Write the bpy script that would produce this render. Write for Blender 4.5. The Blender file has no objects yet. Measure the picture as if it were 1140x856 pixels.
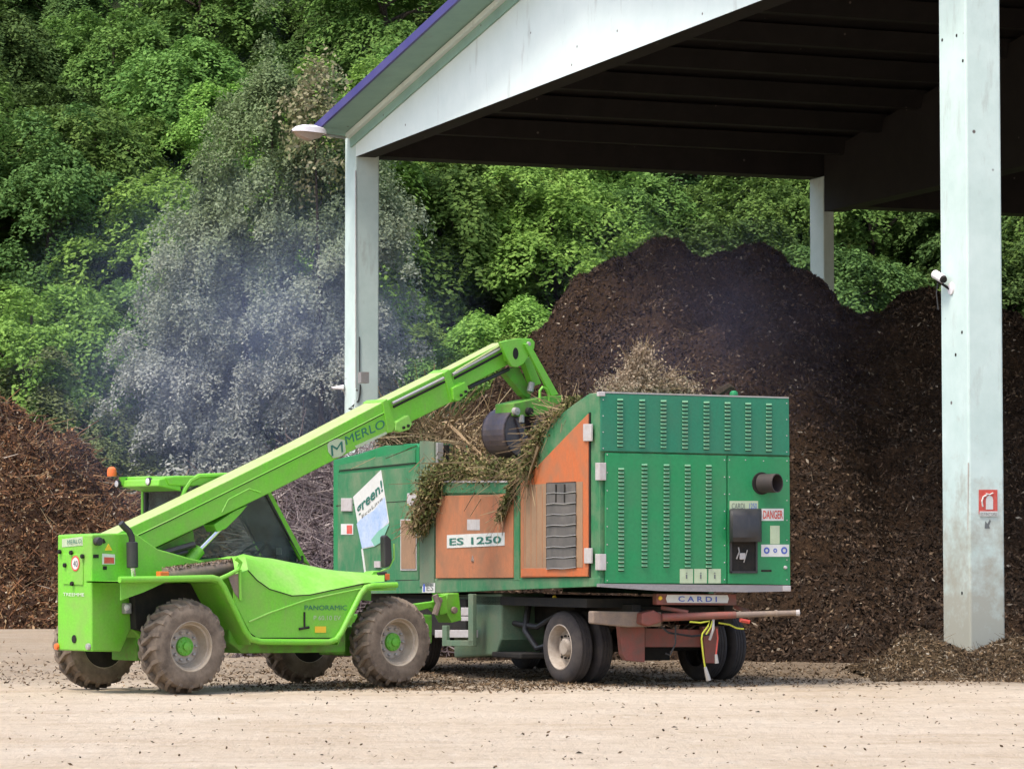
import bpy, bmesh, math, random
import numpy as np
from mathutils import Vector, Matrix, noise
V = Vector
random.seed(7); RNG = np.random.default_rng(7)
scene = bpy.context.scene
COL = scene.collection
# ------------------------------------------------------------------ camera
F = 3520.0; CAMZ = 1.72; PITCH = math.atan(194 / F)
CAM = V((0, 0, CAMZ))
cd = bpy.data.cameras.new('camera'); cam = bpy.data.objects.new('camera', cd); COL.objects.link(cam)
cam.location = CAM; cam.rotation_euler = (math.radians(90) + PITCH, 0, 0)
cd.lens = F / 1140 * 36; cd.sensor_width = 36; cd.clip_end = 2000; cd.clip_start = 0.5
scene.camera = cam
fw = V((0, math.cos(PITCH), math.sin(PITCH))); upv = V((0, -math.sin(PITCH), math.cos(PITCH)))
def ray(u, v): return fw + V((1, 0, 0)) * ((u - 570) / F) + upv * ((428 - v) / F)
def hit(u, v, o, n):
    d = ray(u, v); return CAM + d * ((o - CAM).dot(n) / d.dot(n))
def at(u, v, y): return hit(u, v, V((0, y, 0)), V((0, 1, 0)))
def gnd(u, v): return hit(u, v, V((0, 0, 0)), V((0, 0, 1)))
Z = V((0, 0, 1))
# ------------------------------------------------------------------ materials
class N:
    def __init__(s, name):
        s.m = bpy.data.materials.new(name); s.m.use_nodes = True; s.t = s.m.node_tree
        s.b = s.t.nodes['Principled BSDF']; s.out = s.t.nodes['Material Output']
    def n(s, ty, **k):
        x = s.t.nodes.new(ty)
        for a, b in k.items(): setattr(x, a, b)
        return x
    def l(s, a, b): s.t.links.new(a, b)
    def coord(s, kind='Object'):
        return s.n('ShaderNodeTexCoord').outputs[kind]
    def noise(s, scale, detail=4, rough=.6, vec=None, scl=None):
        x = s.n('ShaderNodeTexNoise'); x.inputs['Scale'].default_value = scale
        x.inputs['Detail'].default_value = detail; x.inputs['Roughness'].default_value = rough
        vec = vec or s.coord()
        if scl:
            mp = s.n('ShaderNodeMapping'); mp.inputs['Scale'].default_value = scl; s.l(vec, mp.inputs[0]); vec = mp.outputs[0]
        s.l(vec, x.inputs['Vector']); return x.outputs['Fac']
    def ramp(s, fac, stops):
        r = s.n('ShaderNodeValToRGB'); e = r.color_ramp.elements
        while len(e) < len(stops): e.new(.5)
        for i, (p, c) in enumerate(stops):
            e[i].position = p
            e[i].color = (c[0], c[1], c[2], 1) if hasattr(c, '__len__') else (c, c, c, 1)
        s.l(fac, r.inputs[0]); return r.outputs[0]
    def mix(s, f, a, b, mode='MIX'):
        x = s.n('ShaderNodeMix', data_type='RGBA', blend_type=mode)
        for sock, val in ((x.inputs[0], f), (x.inputs[6], a), (x.inputs[7], b)):
            if isinstance(val, (int, float)): sock.default_value = val
            elif isinstance(val, (tuple, list)): sock.default_value = (*val[:3], 1)
            else: s.l(val, sock)
        return x.outputs[2]
    def math(s, op, a, b=0.0):
        x = s.n('ShaderNodeMath', operation=op)
        for i, val in enumerate((a, b)):
            if isinstance(val, (int, float)): x.inputs[i].default_value = val
            else: s.l(val, x.inputs[i])
        return x.outputs[0]
    def bump(s, h, strength=.3, dist=.02):
        x = s.n('ShaderNodeBump'); x.inputs['Strength'].default_value = strength; x.inputs['Distance'].default_value = dist
        s.l(h, x.inputs['Height']); s.l(x.outputs[0], s.b.inputs['Normal'])
    def set(s, **k):
        for a, b in k.items(): s.b.inputs[a.replace('_', ' ')].default_value = b
    def col(s, c):
        if isinstance(c, (tuple, list)): s.b.inputs['Base Color'].default_value = (*c[:3], 1)
        else: s.l(c, s.b.inputs['Base Color'])
def paint(name, c, dirt=(.25, .2, .14), amt=.35, rough=.42, streak=True, coat=.0, scale=3.0, spec=.5, metal=0.0):
    s = N(name); co = s.coord()
    n1 = s.noise(scale, 6, .65, co)
    n2 = s.noise(scale * 2.2, 5, .7, co, (3, 3, .45) if streak else None)
    f = s.math('MULTIPLY', s.ramp(n1, [(.42, 0), (.72, 1)]), amt)
    f2 = s.math('MULTIPLY', s.ramp(n2, [(.5, 0), (.75, 1)]), amt * .8)
    f = s.math('MAXIMUM', f, f2)
    n3 = s.noise(scale * 16, 3, .6, co)
    n5 = s.noise(scale * 5, 8, .8, co)
    v = s.mix(s.ramp(n3, [(.3, 0), (.7, 1)]), tuple(x * .88 for x in c), tuple(min(1, x * 1.08) for x in c))
    x = s.mix(f, v, dirt)
    s.col(s.mix(s.math('MULTIPLY', s.ramp(n5, [(.64, 0), (.70, 1)]), min(.8, amt * 1.3)), x, tuple(q * .45 for q in dirt)))
    s.l(s.ramp(n1, [(.3, rough - .06), (.8, min(1, rough + .25))]), s.b.inputs['Roughness'])
    s.set(Coat_Weight=coat, Specular_IOR_Level=spec, Metallic=metal)
    s.bump(n3, .06, .01)
    return s.m
LIME = paint('lime_paint', (.155, .50, .026), (.24, .27, .10), .50, .46, scale=2.4)
LIMEDUST = paint('lime_dusty', (.19, .52, .05), (.36, .42, .18), .6, .55, scale=1.6, streak=False)
LIMEDIRT = paint('lime_dirty', (.10, .34, .02), (.14, .11, .06), .8, .6, scale=6, streak=False)
BOOMTOP = paint('boom_dust', (.34, .37, .17), (.26, .40, .09), .6, .8, scale=5, streak=False)
GREEN = paint('green_paint', (.008, .215, .068), (.055, .155, .075), .5, .38, scale=1.4)
GREENB = paint('green_paint_blue', (.010, .165, .085), (.05, .14, .08), .45, .42, scale=1.8)
GREENL = paint('louvre_edge', (.10, .30, .16), (.28, .30, .2), .5, .6, scale=5)
GREENW = paint('green_worn', (.022, .165, .06), (.22, .23, .14), .65, .6, scale=2.2)
GREENG = paint('green_grey', (.10, .17, .10), (.2, .18, .12), .6, .7, scale=2.5)
ORANGE = paint('orange_paint', (.50, .125, .036), (.27, .14, .075), .95, .55, scale=2.0)
ORANGEF = paint('orange_faded', (.42, .15, .062), (.22, .125, .07), .9, .7, scale=2.6)
RUSTBOARD = paint('rusty_board', (.31, .18, .10), (.20, .13, .08), .8, .8, scale=3.0)
RED = paint('red_oxide', (.22, .06, .042), (.11, .08, .06), .95, .6, scale=4)
DARK = paint('dark_grime_and_shade', (.018, .017, .016), (.05, .04, .03), .6, .85, scale=5, spec=.2)
BLACK = paint('black_plastic', (.022, .021, .022), (.08, .07, .06), .35, .5, scale=4)
PURPLEBK = paint('bucket_steel', (.07, .058, .075), (.18, .13, .10), .7, .42, scale=4, metal=.4)
STEEL = paint('worn_steel', (.42, .40, .38), (.30, .24, .18), .5, .45, scale=6, metal=.5)
CHROME = paint('chrome', (.75, .75, .75), (.5, .45, .4), .15, .15, scale=6, metal=1.0)
HINGE = paint('hinge_metal', (.46, .43, .42), (.30, .22, .16), .5, .6, scale=8)
WHITE = paint('white_sticker', (.62, .62, .58), (.4, .38, .3), .3, .5, scale=8)
PALE = paint('pale_sticker', (.42, .50, .33), (.3, .35, .2), .4, .5, scale=9)
REDS = paint('red_sticker', (.55, .06, .04), (.6, .3, .25), .3, .5, scale=12)
BLUES = paint('blue_sticker', (.05, .10, .42), (.3, .3, .4), .2, .5, scale=12)
YELLOW = paint('yellow_paint', (.75, .48, .02), (.4, .3, .1), .3, .5, scale=9)
AMBER = paint('amber_lens', (.75, .14, .02), (.5, .2, .1), .3, .3, scale=9)
GREY = paint('grey_letter', (.12, .13, .13), (.2, .2, .15), .3, .5, scale=9)
TEAL = paint('teal_letter', (.01, .13, .09), (.1, .2, .15), .3, .5, scale=9)
SKYB = paint('flag_blue', (.30, .42, .62), (.62, .64, .66), .9, .6, scale=1.6, streak=False)
MINT = paint('flag_mint', (.16, .42, .30), (.3, .45, .36), .4, .6, scale=5)
YHOSE = paint('yellow_hose', (.42, .44, .03), (.3, .3, .05), .4, .5, scale=9)
RUSTY = paint('rusty_muffler', (.20, .15, .12), (.30, .22, .15), .8, .85, scale=5, streak=False)
HUBG = paint('hub_green', (.11, .42, .03), (.2, .25, .08), .4, .5, scale=8)
RIMM = paint('rim_dusty', (.40, .35, .30), (.26, .20, .14), .6, .7, scale=6, streak=False)
RIMT2 = paint('rim_ring', (.36, .30, .23), (.24, .18, .12), .8, .7, scale=6, streak=False)
RIMT = paint('rim_tan', (.40, .34, .28), (.20, .15, .11), .8, .7, scale=6, streak=False)
def tyre_mat(name, a, b):
    s = N(name); n1 = s.noise(4, 6, .7); n2 = s.noise(40, 3, .6)
    s.col(s.mix(s.ramp(n1, [(.3, 0), (.7, 1)]), a, b)); s.set(Roughness=.92, Specular_IOR_Level=.2); s.bump(n2, .3, .01); return s.m
TYRED = tyre_mat('tyre_dusty', (.085, .065, .05), (.25, .195, .145))
TYRET = tyre_mat('tyre_trailer', (.035, .032, .035), (.075, .064, .058))
def concrete(name, a, b, sc=1.2, dirt=(.25, .23, .19), low=False):
    s = N(name); co = s.coord(); n1 = s.noise(sc, 7, .7, co); n2 = s.noise(30, 4, .6, co); n4 = s.noise(2.5, 6, .7, co, (1, 1, .25))
    c = s.mix(s.ramp(n1, [(.35, 0), (.7, 1)]), a, b)
    c = s.mix(s.math('MULTIPLY', s.ramp(n4, [(.58, 0), (.72, 1)]), .35), c, dirt)
    vo = s.n('ShaderNodeTexVoronoi'); vo.inputs['Scale'].default_value = 1.7; s.l(co, vo.inputs['Vector'])
    c = s.mix(s.ramp(vo.outputs['Distance'], [(.035, 1), (.06, 0)]), c, (.12, .1, .09))
    if low:
        g = s.n('ShaderNodeNewGeometry'); sp = s.n('ShaderNodeSeparateXYZ'); s.l(g.outputs['Position'], sp.inputs[0])
        h = s.math('SUBTRACT', s.math('MULTIPLY', s.noise(3, 6, .7, co), 2.6), s.math('MULTIPLY', sp.outputs[2], .42))
        c = s.mix(s.math('MULTIPLY', s.ramp(h, [(.0, 0), (.9, 1)]), .75), c, (.33, .29, .22))
    s.col(c); s.set(Roughness=.8, Specular_IOR_Level=.25); s.bump(n2, .12, .01); return s.m
CONC = concrete('painted_concrete', (.58, .68, .63), (.47, .58, .53), low=True)
CONCB = concrete('painted_beam', (.72, .80, .77), (.66, .75, .72))
CONCG = concrete('soffit_green', (.28, .44, .37), (.23, .37, .32))
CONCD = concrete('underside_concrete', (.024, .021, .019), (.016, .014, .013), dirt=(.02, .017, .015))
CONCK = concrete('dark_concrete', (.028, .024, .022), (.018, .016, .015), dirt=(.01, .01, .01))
PURPLE = paint('purple_flashing', (.055, .045, .20), (.12, .11, .2), .3, .45, scale=2)
def plank(name):
    s = N(name); n = s.noise(2, 5, .6, None, (6, 6, .4)); n1 = s.noise(3, 5, .6)
    s.col(s.mix(s.ramp(n1, [(.3, 0), (.7, 1)]), (.09, .085, .08), (.17, .15, .135))); s.set(Roughness=.7, Metallic=.3); s.bump(n, .2, .01); return s.m
SLAT = plank('grey_slats')
def chequer():
    s = N('chequer_plate'); vo = s.n('ShaderNodeTexVoronoi'); vo.inputs['Scale'].default_value = 22; s.l(s.coord(), vo.inputs['Vector'])
    s.col((.27, .25, .25)); s.set(Metallic=.3, Roughness=.6); s.bump(vo.outputs['Distance'], .3, .01); return s.m
CHEQ = chequer()
def glass(name, c, rough=.03):
    s = N(name); tr = s.n('ShaderNodeBsdfTransparent'); tr.inputs[0].default_value = (*c, 1)
    gl = s.n('ShaderNodeBsdfGlossy'); gl.inputs['Roughness'].default_value = rough
    fr = s.n('ShaderNodeFresnel'); fr.inputs[0].default_value = 1.5
    mx = s.n('ShaderNodeMixShader'); s.l(fr.outputs[0], mx.inputs[0]); s.l(tr.outputs[0], mx.inputs[1]); s.l(gl.outputs[0], mx.inputs[2])
    d = s.n('ShaderNodeBsdfDiffuse'); d.inputs[0].default_value = (.20, .25, .26, 1)  # blue-grey diffuse patches paint tree reflections into the glass
    m2 = s.n('ShaderNodeMixShader')
    s.l(s.math('MULTIPLY', s.ramp(s.noise(5, 5, .7), [(.35, 0), (.8, 1)]), .3), m2.inputs[0]); s.l(mx.outputs[0], m2.inputs[1]); s.l(d.outputs[0], m2.inputs[2])
    s.l(m2.outputs[0], s.out.inputs[0]); return s.m
GLASS = glass('cab_glass', (.78, .84, .82)); LENS = glass('lamp_lens', (.8, .8, .8), .1)
WHITEL = paint('lamp_white', (.75, .70, .70), (.5, .45, .42), .2, .5, scale=9)
def leafmat(name, a, b, c, trans=.25, rough=.55, greentop=False):
    s = N(name); g = s.n('ShaderNodeNewGeometry'); oi = s.n('ShaderNodeObjectInfo')
    r = s.ramp(g.outputs['Random Per Island'], [(0, a), (.55, b), (1, c)])
    n = s.noise(.55, 3, .5)
    r = s.mix(s.ramp(n, [(.35, .0), (.7, .55)]), r, c)
    if greentop:
        sp = s.n('ShaderNodeSeparateXYZ'); s.l(g.outputs['Position'], sp.inputs[0])
        gt = s.n('ShaderNodeMapRange'); s.l(s.math('ADD', sp.outputs[2], s.math('MULTIPLY', s.noise(.5, 4, .6), 5.0)), gt.inputs[0]); gt.inputs[1].default_value = 9.5; gt.inputs[2].default_value = 16; gt.inputs[4].default_value = .85
        r = s.mix(gt.outputs[0], r, (.11, .19, .05))
    hs = s.n('ShaderNodeHueSaturation'); s.l(r, hs.inputs['Color'])
    s.l(s.math('ADD', s.math('MULTIPLY', oi.outputs['Random'], .03), .462), hs.inputs['Hue'])
    s.l(s.math('ADD', s.math('MULTIPLY', oi.outputs['Random'], .7), .78), hs.inputs['Value'])
    hs.inputs['Saturation'].default_value = .88; s.l(hs.outputs[0], s.b.inputs['Base Color']); s.set(Roughness=.75, Specular_IOR_Level=.12)
    tl = s.n('ShaderNodeBsdfTranslucent'); s.l(hs.outputs[0], tl.inputs[0])
    mx = s.n('ShaderNodeMixShader'); mx.inputs[0].default_value = trans
    s.l(s.b.outputs[0], mx.inputs[1]); s.l(tl.outputs[0], mx.inputs[2]); s.l(mx.outputs[0], s.out.inputs[0]); return s.m
LEAF = [leafmat('leaf_mid', (.034, .115, .012), (.062, .18, .018), (.115, .26, .03), .3),
        leafmat('leaf_dark', (.022, .068, .012), (.040, .11, .017), (.075, .16, .024)),
        leafmat('leaf_bright', (.062, .17, .012), (.105, .26, .018), (.17, .35, .035), .35),
        leafmat('leaf_silver', (.15, .175, .125), (.24, .26, .205), (.34, .345, .29), .3, .65, True),
        leafmat('leaf_shrub', (.05, .09, .022), (.09, .145, .035), (.15, .20, .06)),
        leafmat('leaf_straw', (.09, .13, .03), (.18, .19, .08), (.28, .26, .14))]
def chipmat(name, stops, rough=.9):
    s = N(name); g = s.n('ShaderNodeNewGeometry')
    c = s.ramp(g.outputs['Random Per Island'], stops); n = s.noise(.9, 6, .7, g.outputs['Position'])
    c = s.mix(s.ramp(n, [(.38, .62), (.62, 0)]), c, tuple(x * .35 for x in stops[1][1])); s.col(c); s.set(Roughness=rough, Specular_IOR_Level=.2); return s.m
CHIP = chipmat('compost_chips', [(0, (.022, .015, .011)), (.6, (.07, .045, .028)), (.9, (.13, .08, .05)), (.975, (.22, .15, .085)), (1, (.5, .42, .32))])
CHIPB = chipmat('brush_sticks', [(0, (.045, .028, .022)), (.25, (.12, .065, .04)), (.5, (.27, .12, .055)), (.78, (.36, .20, .09)), (.94, (.38, .30, .18)), (1, (.55, .46, .36))])
CHIPP = chipmat('pale_sticks', [(0, (.11, .08, .085)), (.5, (.27, .21, .21)), (1, (.55, .47, .42))])
CHIPG = chipmat('ground_bits', [(0, (.03, .022, .015)), (.45, (.13, .082, .045)), (.75, (.24, .16, .085)), (.9, (.30, .23, .15)), (1, (.5, .43, .33))])
CHIPL = chipmat('cut_leaves', [(0, (.05, .06, .02)), (.35, (.12, .14, .04)), (.65, (.22, .21, .08)), (.87, (.33, .26, .12)), (1, (.48, .37, .2))])
CHIPW = chipmat('wood_sticks', [(0, (.12, .08, .05)), (.6, (.26, .18, .10)), (1, (.5, .38, .22))])
def soil(name, a, b, c, sc=1.5):
    s = N(name); n1 = s.noise(sc, 8, .75); n2 = s.noise(sc * 8, 6, .75)
    x = s.mix(s.ramp(n1, [(.3, 0), (.7, 1)]), a, b); x = s.mix(s.ramp(n2, [(.5, 0), (.75, 1)]), x, c)
    s.col(x); s.set(Roughness=.95, Specular_IOR_Level=.1); s.bump(s.noise(sc * 14, 6, .8), 1, .12); return s.m
COMPOST = soil('compost', (.027, .017, .011), (.070, .041, .023), (.13, .073, .038))
BRUSHB = soil('brush_base', (.05, .028, .02), (.11, .06, .035), (.17, .10, .05))
HILLM = soil('hillside_soil', (.012, .022, .008), (.022, .035, .012), (.04, .04, .02), .3)
BARK = soil('bark', (.05, .04, .03), (.10, .08, .06), (.14, .11, .08), 3)
# ------------------------------------------------------------------ mesh helpers
class MB:
    def __init__(s): s.v = []; s.f = []; s.m = []
    def add(s, vs, fs, mi=0):
        o = len(s.v); s.v += [tuple(p) for p in vs]; s.f += [tuple(i + o for i in f) for f in fs]; s.m += [mi] * len(fs); return s
    def prism(s, pts, vec, mi=0):
        n = len(pts); a = [V(p) for p in pts]; b = [p + vec for p in a]
        return s.add(a + b, [tuple(range(n))[::-1], tuple(range(n, 2 * n))] + [(i, (i + 1) % n, n + (i + 1) % n, n + i) for i in range(n)], mi)
    def box(s, c, x, y, z, mi=0):   # half-vectors
        c = V(c); P = [c + x * i + y * j + z * k for k in (-1, 1) for j in (-1, 1) for i in (-1, 1)]
        return s.add(P, [(0, 2, 3, 1), (4, 5, 7, 6), (0, 1, 5, 4), (2, 6, 7, 3), (0, 4, 6, 2), (1, 3, 7, 5)], mi)
    def tube(s, pts, r, n=8, mi=0, caps=True):
        pts = [V(p) for p in pts]; rs = r if isinstance(r, (list, tuple)) else [r] * len(pts); o = []; 
        ref = None
        for i, p in enumerate(pts):
            d = (pts[min(i + 1, len(pts) - 1)] - pts[max(i - 1, 0)]).normalized()
            if ref is None: ref = d.cross(Z if abs(d.z) < .9 else V((1, 0, 0))).normalized()
            ref = (ref - d * ref.dot(d)).normalized(); q = d.cross(ref)
            o += [p + (ref * math.cos(2 * math.pi * k / n) + q * math.sin(2 * math.pi * k / n)) * rs[i] for k in range(n)]
        fs = [(i * n + k, i * n + (k + 1) % n, (i + 1) * n + (k + 1) % n, (i + 1) * n + k) for i in range(len(pts) - 1) for k in range(n)]
        if caps: fs += [tuple(range(n))[::-1], tuple(range((len(pts) - 1) * n, len(pts) * n))]
        return s.add(o, fs, mi)
    def lathe(s, c, ax, f, prof, n=40, mi=0):   # prof (s along ax, r)
        ax = ax.normalized(); f = (f - ax * f.dot(ax)).normalized(); g = ax.cross(f)
        o = [c + ax * a + (f * math.cos(2 * math.pi * k / n) + g * math.sin(2 * math.pi * k / n)) * r for a, r in prof for k in range(n)]
        fs = [(i * n + k, i * n + (k + 1) % n, (i + 1) * n + (k + 1) % n, (i + 1) * n + k) for i in range(len(prof) - 1) for k in range(n)]
        return s.add(o, fs, mi)
    def grid(s, rows, mi=0):
        n = len(rows[0]); vs = [p for r in rows for p in r]
        return s.add(vs, [(i * n + k, i * n + k + 1, (i + 1) * n + k + 1, (i + 1) * n + k) for i in range(len(rows) - 1) for k in range(n - 1)], mi)
    def build(s, name, mat, parent=None, bevel=0, smooth=False):
        me = bpy.data.meshes.new(name)
        o0 = V((0, 0, 0)); p = parent
        while p is not None: o0 = o0 + p.location; p = p.parent
        me.from_pydata([tuple(V(q) - o0) for q in s.v], [], s.f)
        mats = mat if isinstance(mat, (list, tuple)) else [mat]
        for x in mats: me.materials.append(x)
        me.polygons.foreach_set('material_index', s.m)
        bm = bmesh.new(); bm.from_mesh(me); bmesh.ops.recalc_face_normals(bm, faces=bm.faces); bm.to_mesh(me); bm.free()
        if smooth:
            me.polygons.foreach_set('use_smooth', [True] * len(me.polygons))
            me.set_sharp_from_angle(angle=math.radians(38))
        o = bpy.data.objects.new(name, me); COL.objects.link(o); o.parent = parent
        if bevel:
            b = o.modifiers.new('bevel', 'BEVEL'); b.width = bevel; b.segments = 2; b.limit_method = 'ANGLE'; b.angle_limit = math.radians(40)
        return o
def quads(name, P, A, B, mats, parent=None, extra=None, loc=None):
    """P centres, A,B half vectors (n,3): fast leaf/chip mesh; extra=(verts,faces) base put first"""
    n = len(P); vs = np.stack([P - A, P - B, P + A, P + B], 1).reshape(-1, 3)
    base = 0; faces = []; 
    if extra: base = len(extra[0]); vs = np.concatenate([np.array(extra[0], float), vs]); faces = extra[1]
    o0 = np.zeros(3); p = parent
    while p is not None: o0 += np.array(p.location); p = p.parent
    if loc is not None: o0 += np.array(loc)
    vs = vs - o0
    me = bpy.data.meshes.new(name); nf = n + len(faces)
    me.vertices.add(len(vs)); me.vertices.foreach_set('co', vs.astype(np.float32).ravel())
    me.loops.add(nf * 4); me.polygons.add(nf)
    idx = np.concatenate([np.array(faces, np.int32).reshape(-1), np.arange(base, base + 4 * n, dtype=np.int32)])
    me.loops.foreach_set('vertex_index', idx); me.polygons.foreach_set('loop_start', np.arange(0, nf * 4, 4, dtype=np.int32))
    mi = np.zeros(nf, np.int32); 
    if faces: mi[len(faces):] = 1
    for m in mats: me.materials.append(m)
    me.polygons.foreach_set('material_index', mi); me.update(calc_edges=True)
    o = bpy.data.objects.new(name, me); COL.objects.link(o); o.parent = parent
    if loc is not None: o.location = loc
    return o
def unit(a): return a / np.maximum(np.linalg.norm(a, axis=1, keepdims=True), 1e-9)
def rndquads(P, la, lb, up=0.0, rng=RNG):
    n = len(P); nrm = rng.normal(size=(n, 3)); nrm[:, 2] += up * 2; nrm = unit(nrm)
    a = unit(np.cross(nrm, rng.normal(size=(n, 3)))); b = np.cross(nrm, a)
    sa = (la * (.5 + rng.random(n)))[:, None] if np.isscalar(la) else la[:, None]
    sb = (lb * (.5 + rng.random(n)))[:, None] if np.isscalar(lb) else lb[:, None]
    return a * sa, b * sb
def stick(mb, p, d, r, mi=0):
    d = V(d); x = d.cross(Z if abs(d.normalized().z) < .9 else V((1, 0, 0))).normalized(); y = d.cross(x).normalized(); p = V(p)
    o = [p + x * r, p - x * r * .5 + y * r * .86, p - x * r * .5 - y * r * .86]
    e = p + d; o += [e + x * r * .5, e - x * r * .25 + y * r * .43, e - x * r * .25 - y * r * .43]
    mb.add(o, [(0, 1, 4, 3), (1, 2, 5, 4), (2, 0, 3, 5)], mi)
def tag(o, label=None, cat=None, group=None, kind=None):
    if label: o['label'] = label
    if cat: o['category'] = cat
    if group: o['group'] = group
    if kind: o['kind'] = kind
    return o
def empty(name, loc, label, cat, group=None):
    o = bpy.data.objects.new(name, None); COL.objects.link(o); o.location = loc; o.empty_display_size = .3
    return tag(o, label, cat, group)
def text(s, bl, br, tl, mat, parent, name='lettering', off=V((0, 0, 0)), bold=0.0):
    c = bpy.data.curves.new('t', 'FONT'); c.body = s; c.extrude = 0.0; c.offset = bold; c.resolution_u = 3
    o = bpy.data.objects.new('t', c); COL.objects.link(o)
    dg = bpy.context.evaluated_depsgraph_get(); dg.update()
    me = bpy.data.meshes.new_from_object(o.evaluated_get(dg)); COL.objects.unlink(o); bpy.data.objects.remove(o)
    xs = [v.co.x for v in me.vertices]; ys = [v.co.y for v in me.vertices]
    x0, x1, y0, y1 = min(xs), max(xs), min(ys), max(ys)
    bl, br, tl = V(bl), V(br), V(tl); X = br - bl; Y = tl - bl
    nrm = X.cross(Y).normalized()
    if nrm.dot(CAM - bl) < 0: nrm = -nrm
    mb = MB(); vs = [bl + X * ((v.co.x - x0) / (x1 - x0)) + Y * ((v.co.y - y0) / (y1 - y0)) + nrm * .004 for v in me.vertices]
    mb.add(vs, [tuple(p.vertices) for p in me.polygons]); bpy.data.meshes.remove(me)
    return mb.build(name, mat, parent)
def nz(x, y, z=0): return noise.noise(V((x, y, z)))
def fbm(x, y, z=0, o=5):
    s = 0; a = 1
    for _ in range(o): s += a * noise.noise(V((x, y, z))); x *= 2.1; y *= 2.1; z += 7; a *= .55
    return s
# ------------------------------------------------------------------ TELEHANDLER
th = math.radians(40)
TO = gnd(213.6, 772); TF = V((math.cos(th), math.sin(th), 0)); TL = V((-math.sin(th), math.cos(th), 0))
def tp(u, v, w): return hit(u, v, TO + TL * w, TL)
def tt(p): return (p - TO).dot(TF)
def tr(u, v, t): return hit(u, v, TO + TF * t, TF)
def T(t, w, z): return TO + TF * t + TL * w + Z * z
TW = 2.5
tele = empty('telehandler', T(1.7, 1.25, 0), 'bright lime green telescopic handler with raised boom reaching over the shredder hopper', 'telehandler')
t_front = tt(tp(445.7, 717, 0)); D = 1.2
def wheel_tele(c, n, parent, steer=0):
    f = TF; g = Z
    w = MB()
    R, W = D / 2 - .022, .46
    prof = [(-.05, .31), (-.012, .33), (0, .39), (-.004, .47), (-.035, .53), (-.08, R - .035), (-W / 2, R - .03), (-W + .08, R - .035), (-W + .035, .53), (-W + .004, .47), (-W, .39), (-W + .012, .33), (-W + .05, .31)]
    w.lathe(c, n, f, prof, 56)
    for side in (0, 1):
        for k in range(20):
            a = 2 * math.pi * (k + side * .5) / 20
            rd = f * math.cos(a) + g * math.sin(a); tg = -f * math.sin(a) + g * math.cos(a)
            s0 = -.012 if side == 0 else -W + .012; sg = -1 if side == 0 else 1
            # lug: from shoulder to centre, slanted
            for (s_a, s_b, ta, tb, r0, r1) in ((0, .075, 0, .02, R - .05, R + .008), (.075, .235, .02, .14, R + .008, R + .024)):
                pa = c + n * (s0 + sg * s_a) + tg * ta; pb = c + n * (s0 + sg * s_b) + tg * tb
                qa = [pa + rd * (r0 - .07) - tg * .032, pa + rd * (r0 - .07) + tg * .032, pa + rd * r0 + tg * .026, pa + rd * r0 - tg * .026]
                qb = [pb + rd * (r1 - .06) - tg * .032, pb + rd * (r1 - .06) + tg * .032, pb + rd * r1 + tg * .026, pb + rd * r1 - tg * .026]
                w.add(qa + qb, [(0, 1, 2, 3), (7, 6, 5, 4), (0, 4, 5, 1), (1, 5, 6, 2), (2, 6, 7, 3), (3, 7, 4, 0)])
    rim = MB()
    rim.lathe(c, n, f, [(-.055, .325), (-.02, .335), (-.012, .318), (-.03, .305), (-.06, .298), (-.07, .275), (-.14, .268), (-.20, .248), (-.215, .225)], 56)
    dsk = MB(); dsk.lathe(c, n, f, [(-.21, .24), (-.2, .225), (-.19, .215), (-.185, .12), (-.2, 0)], 40)
    rim.lathe(c, n, f, [(-W + .055, .34), (-W + .01, .345), (-W + .03, .3), (-.21, .262)], 40)
    dr_ = MB(); dr_.lathe(c, n, f, [(-W + .02, 0), (-W + .02, .32), (-.24, .30)], 32); dr_.build('inner_shade_disc', DARK, parent)  # dark disc added inside the wheel, its colour stands for the shade there
    wo = rim.build('wheel', RIMT2, parent, smooth=True)
    w.build('tyre', TYRED, wo, smooth=True); dsk.build('wheel_disc', RIMM, wo, smooth=True)
    b = MB()
    for k in range(10):
        a = 2 * math.pi * k / 10; b.lathe(c + (f * math.cos(a) + g * math.sin(a)) * .178, n, f, [(-.19, .02), (-.16, .02), (-.15, .012), (-.148, 0)], 8)
    b.build('wheel_bolt', STEEL, wo).name = 'wheel_bolts'
    h = MB(); h.lathe(c, n, f, [(-.19, .125), (-.15, .12), (-.135, .10), (-.13, .06), (-.10, .055), (-.09, 0)], 24)
    for k in range(8):
        a = 2 * math.pi * k / 8; h.lathe(c + (f * math.cos(a) + g * math.sin(a)) * .095, n, f, [(-.16, .016), (-.125, .014), (-.122, 0)], 6)
    h.build('hub', HUBG, wo, smooth=True)
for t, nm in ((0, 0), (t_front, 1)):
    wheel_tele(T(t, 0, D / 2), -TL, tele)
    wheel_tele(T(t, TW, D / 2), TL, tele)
    a = MB(); a.tube([T(t, .2, D / 2), T(t, TW - .2, D / 2)], .11, 12); a.box(T(t, TW / 2, D / 2), TF * .22, TL * .3, Z * .2)
    a.build('axle', LIMEDIRT, tele, bevel=.02)
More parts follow.
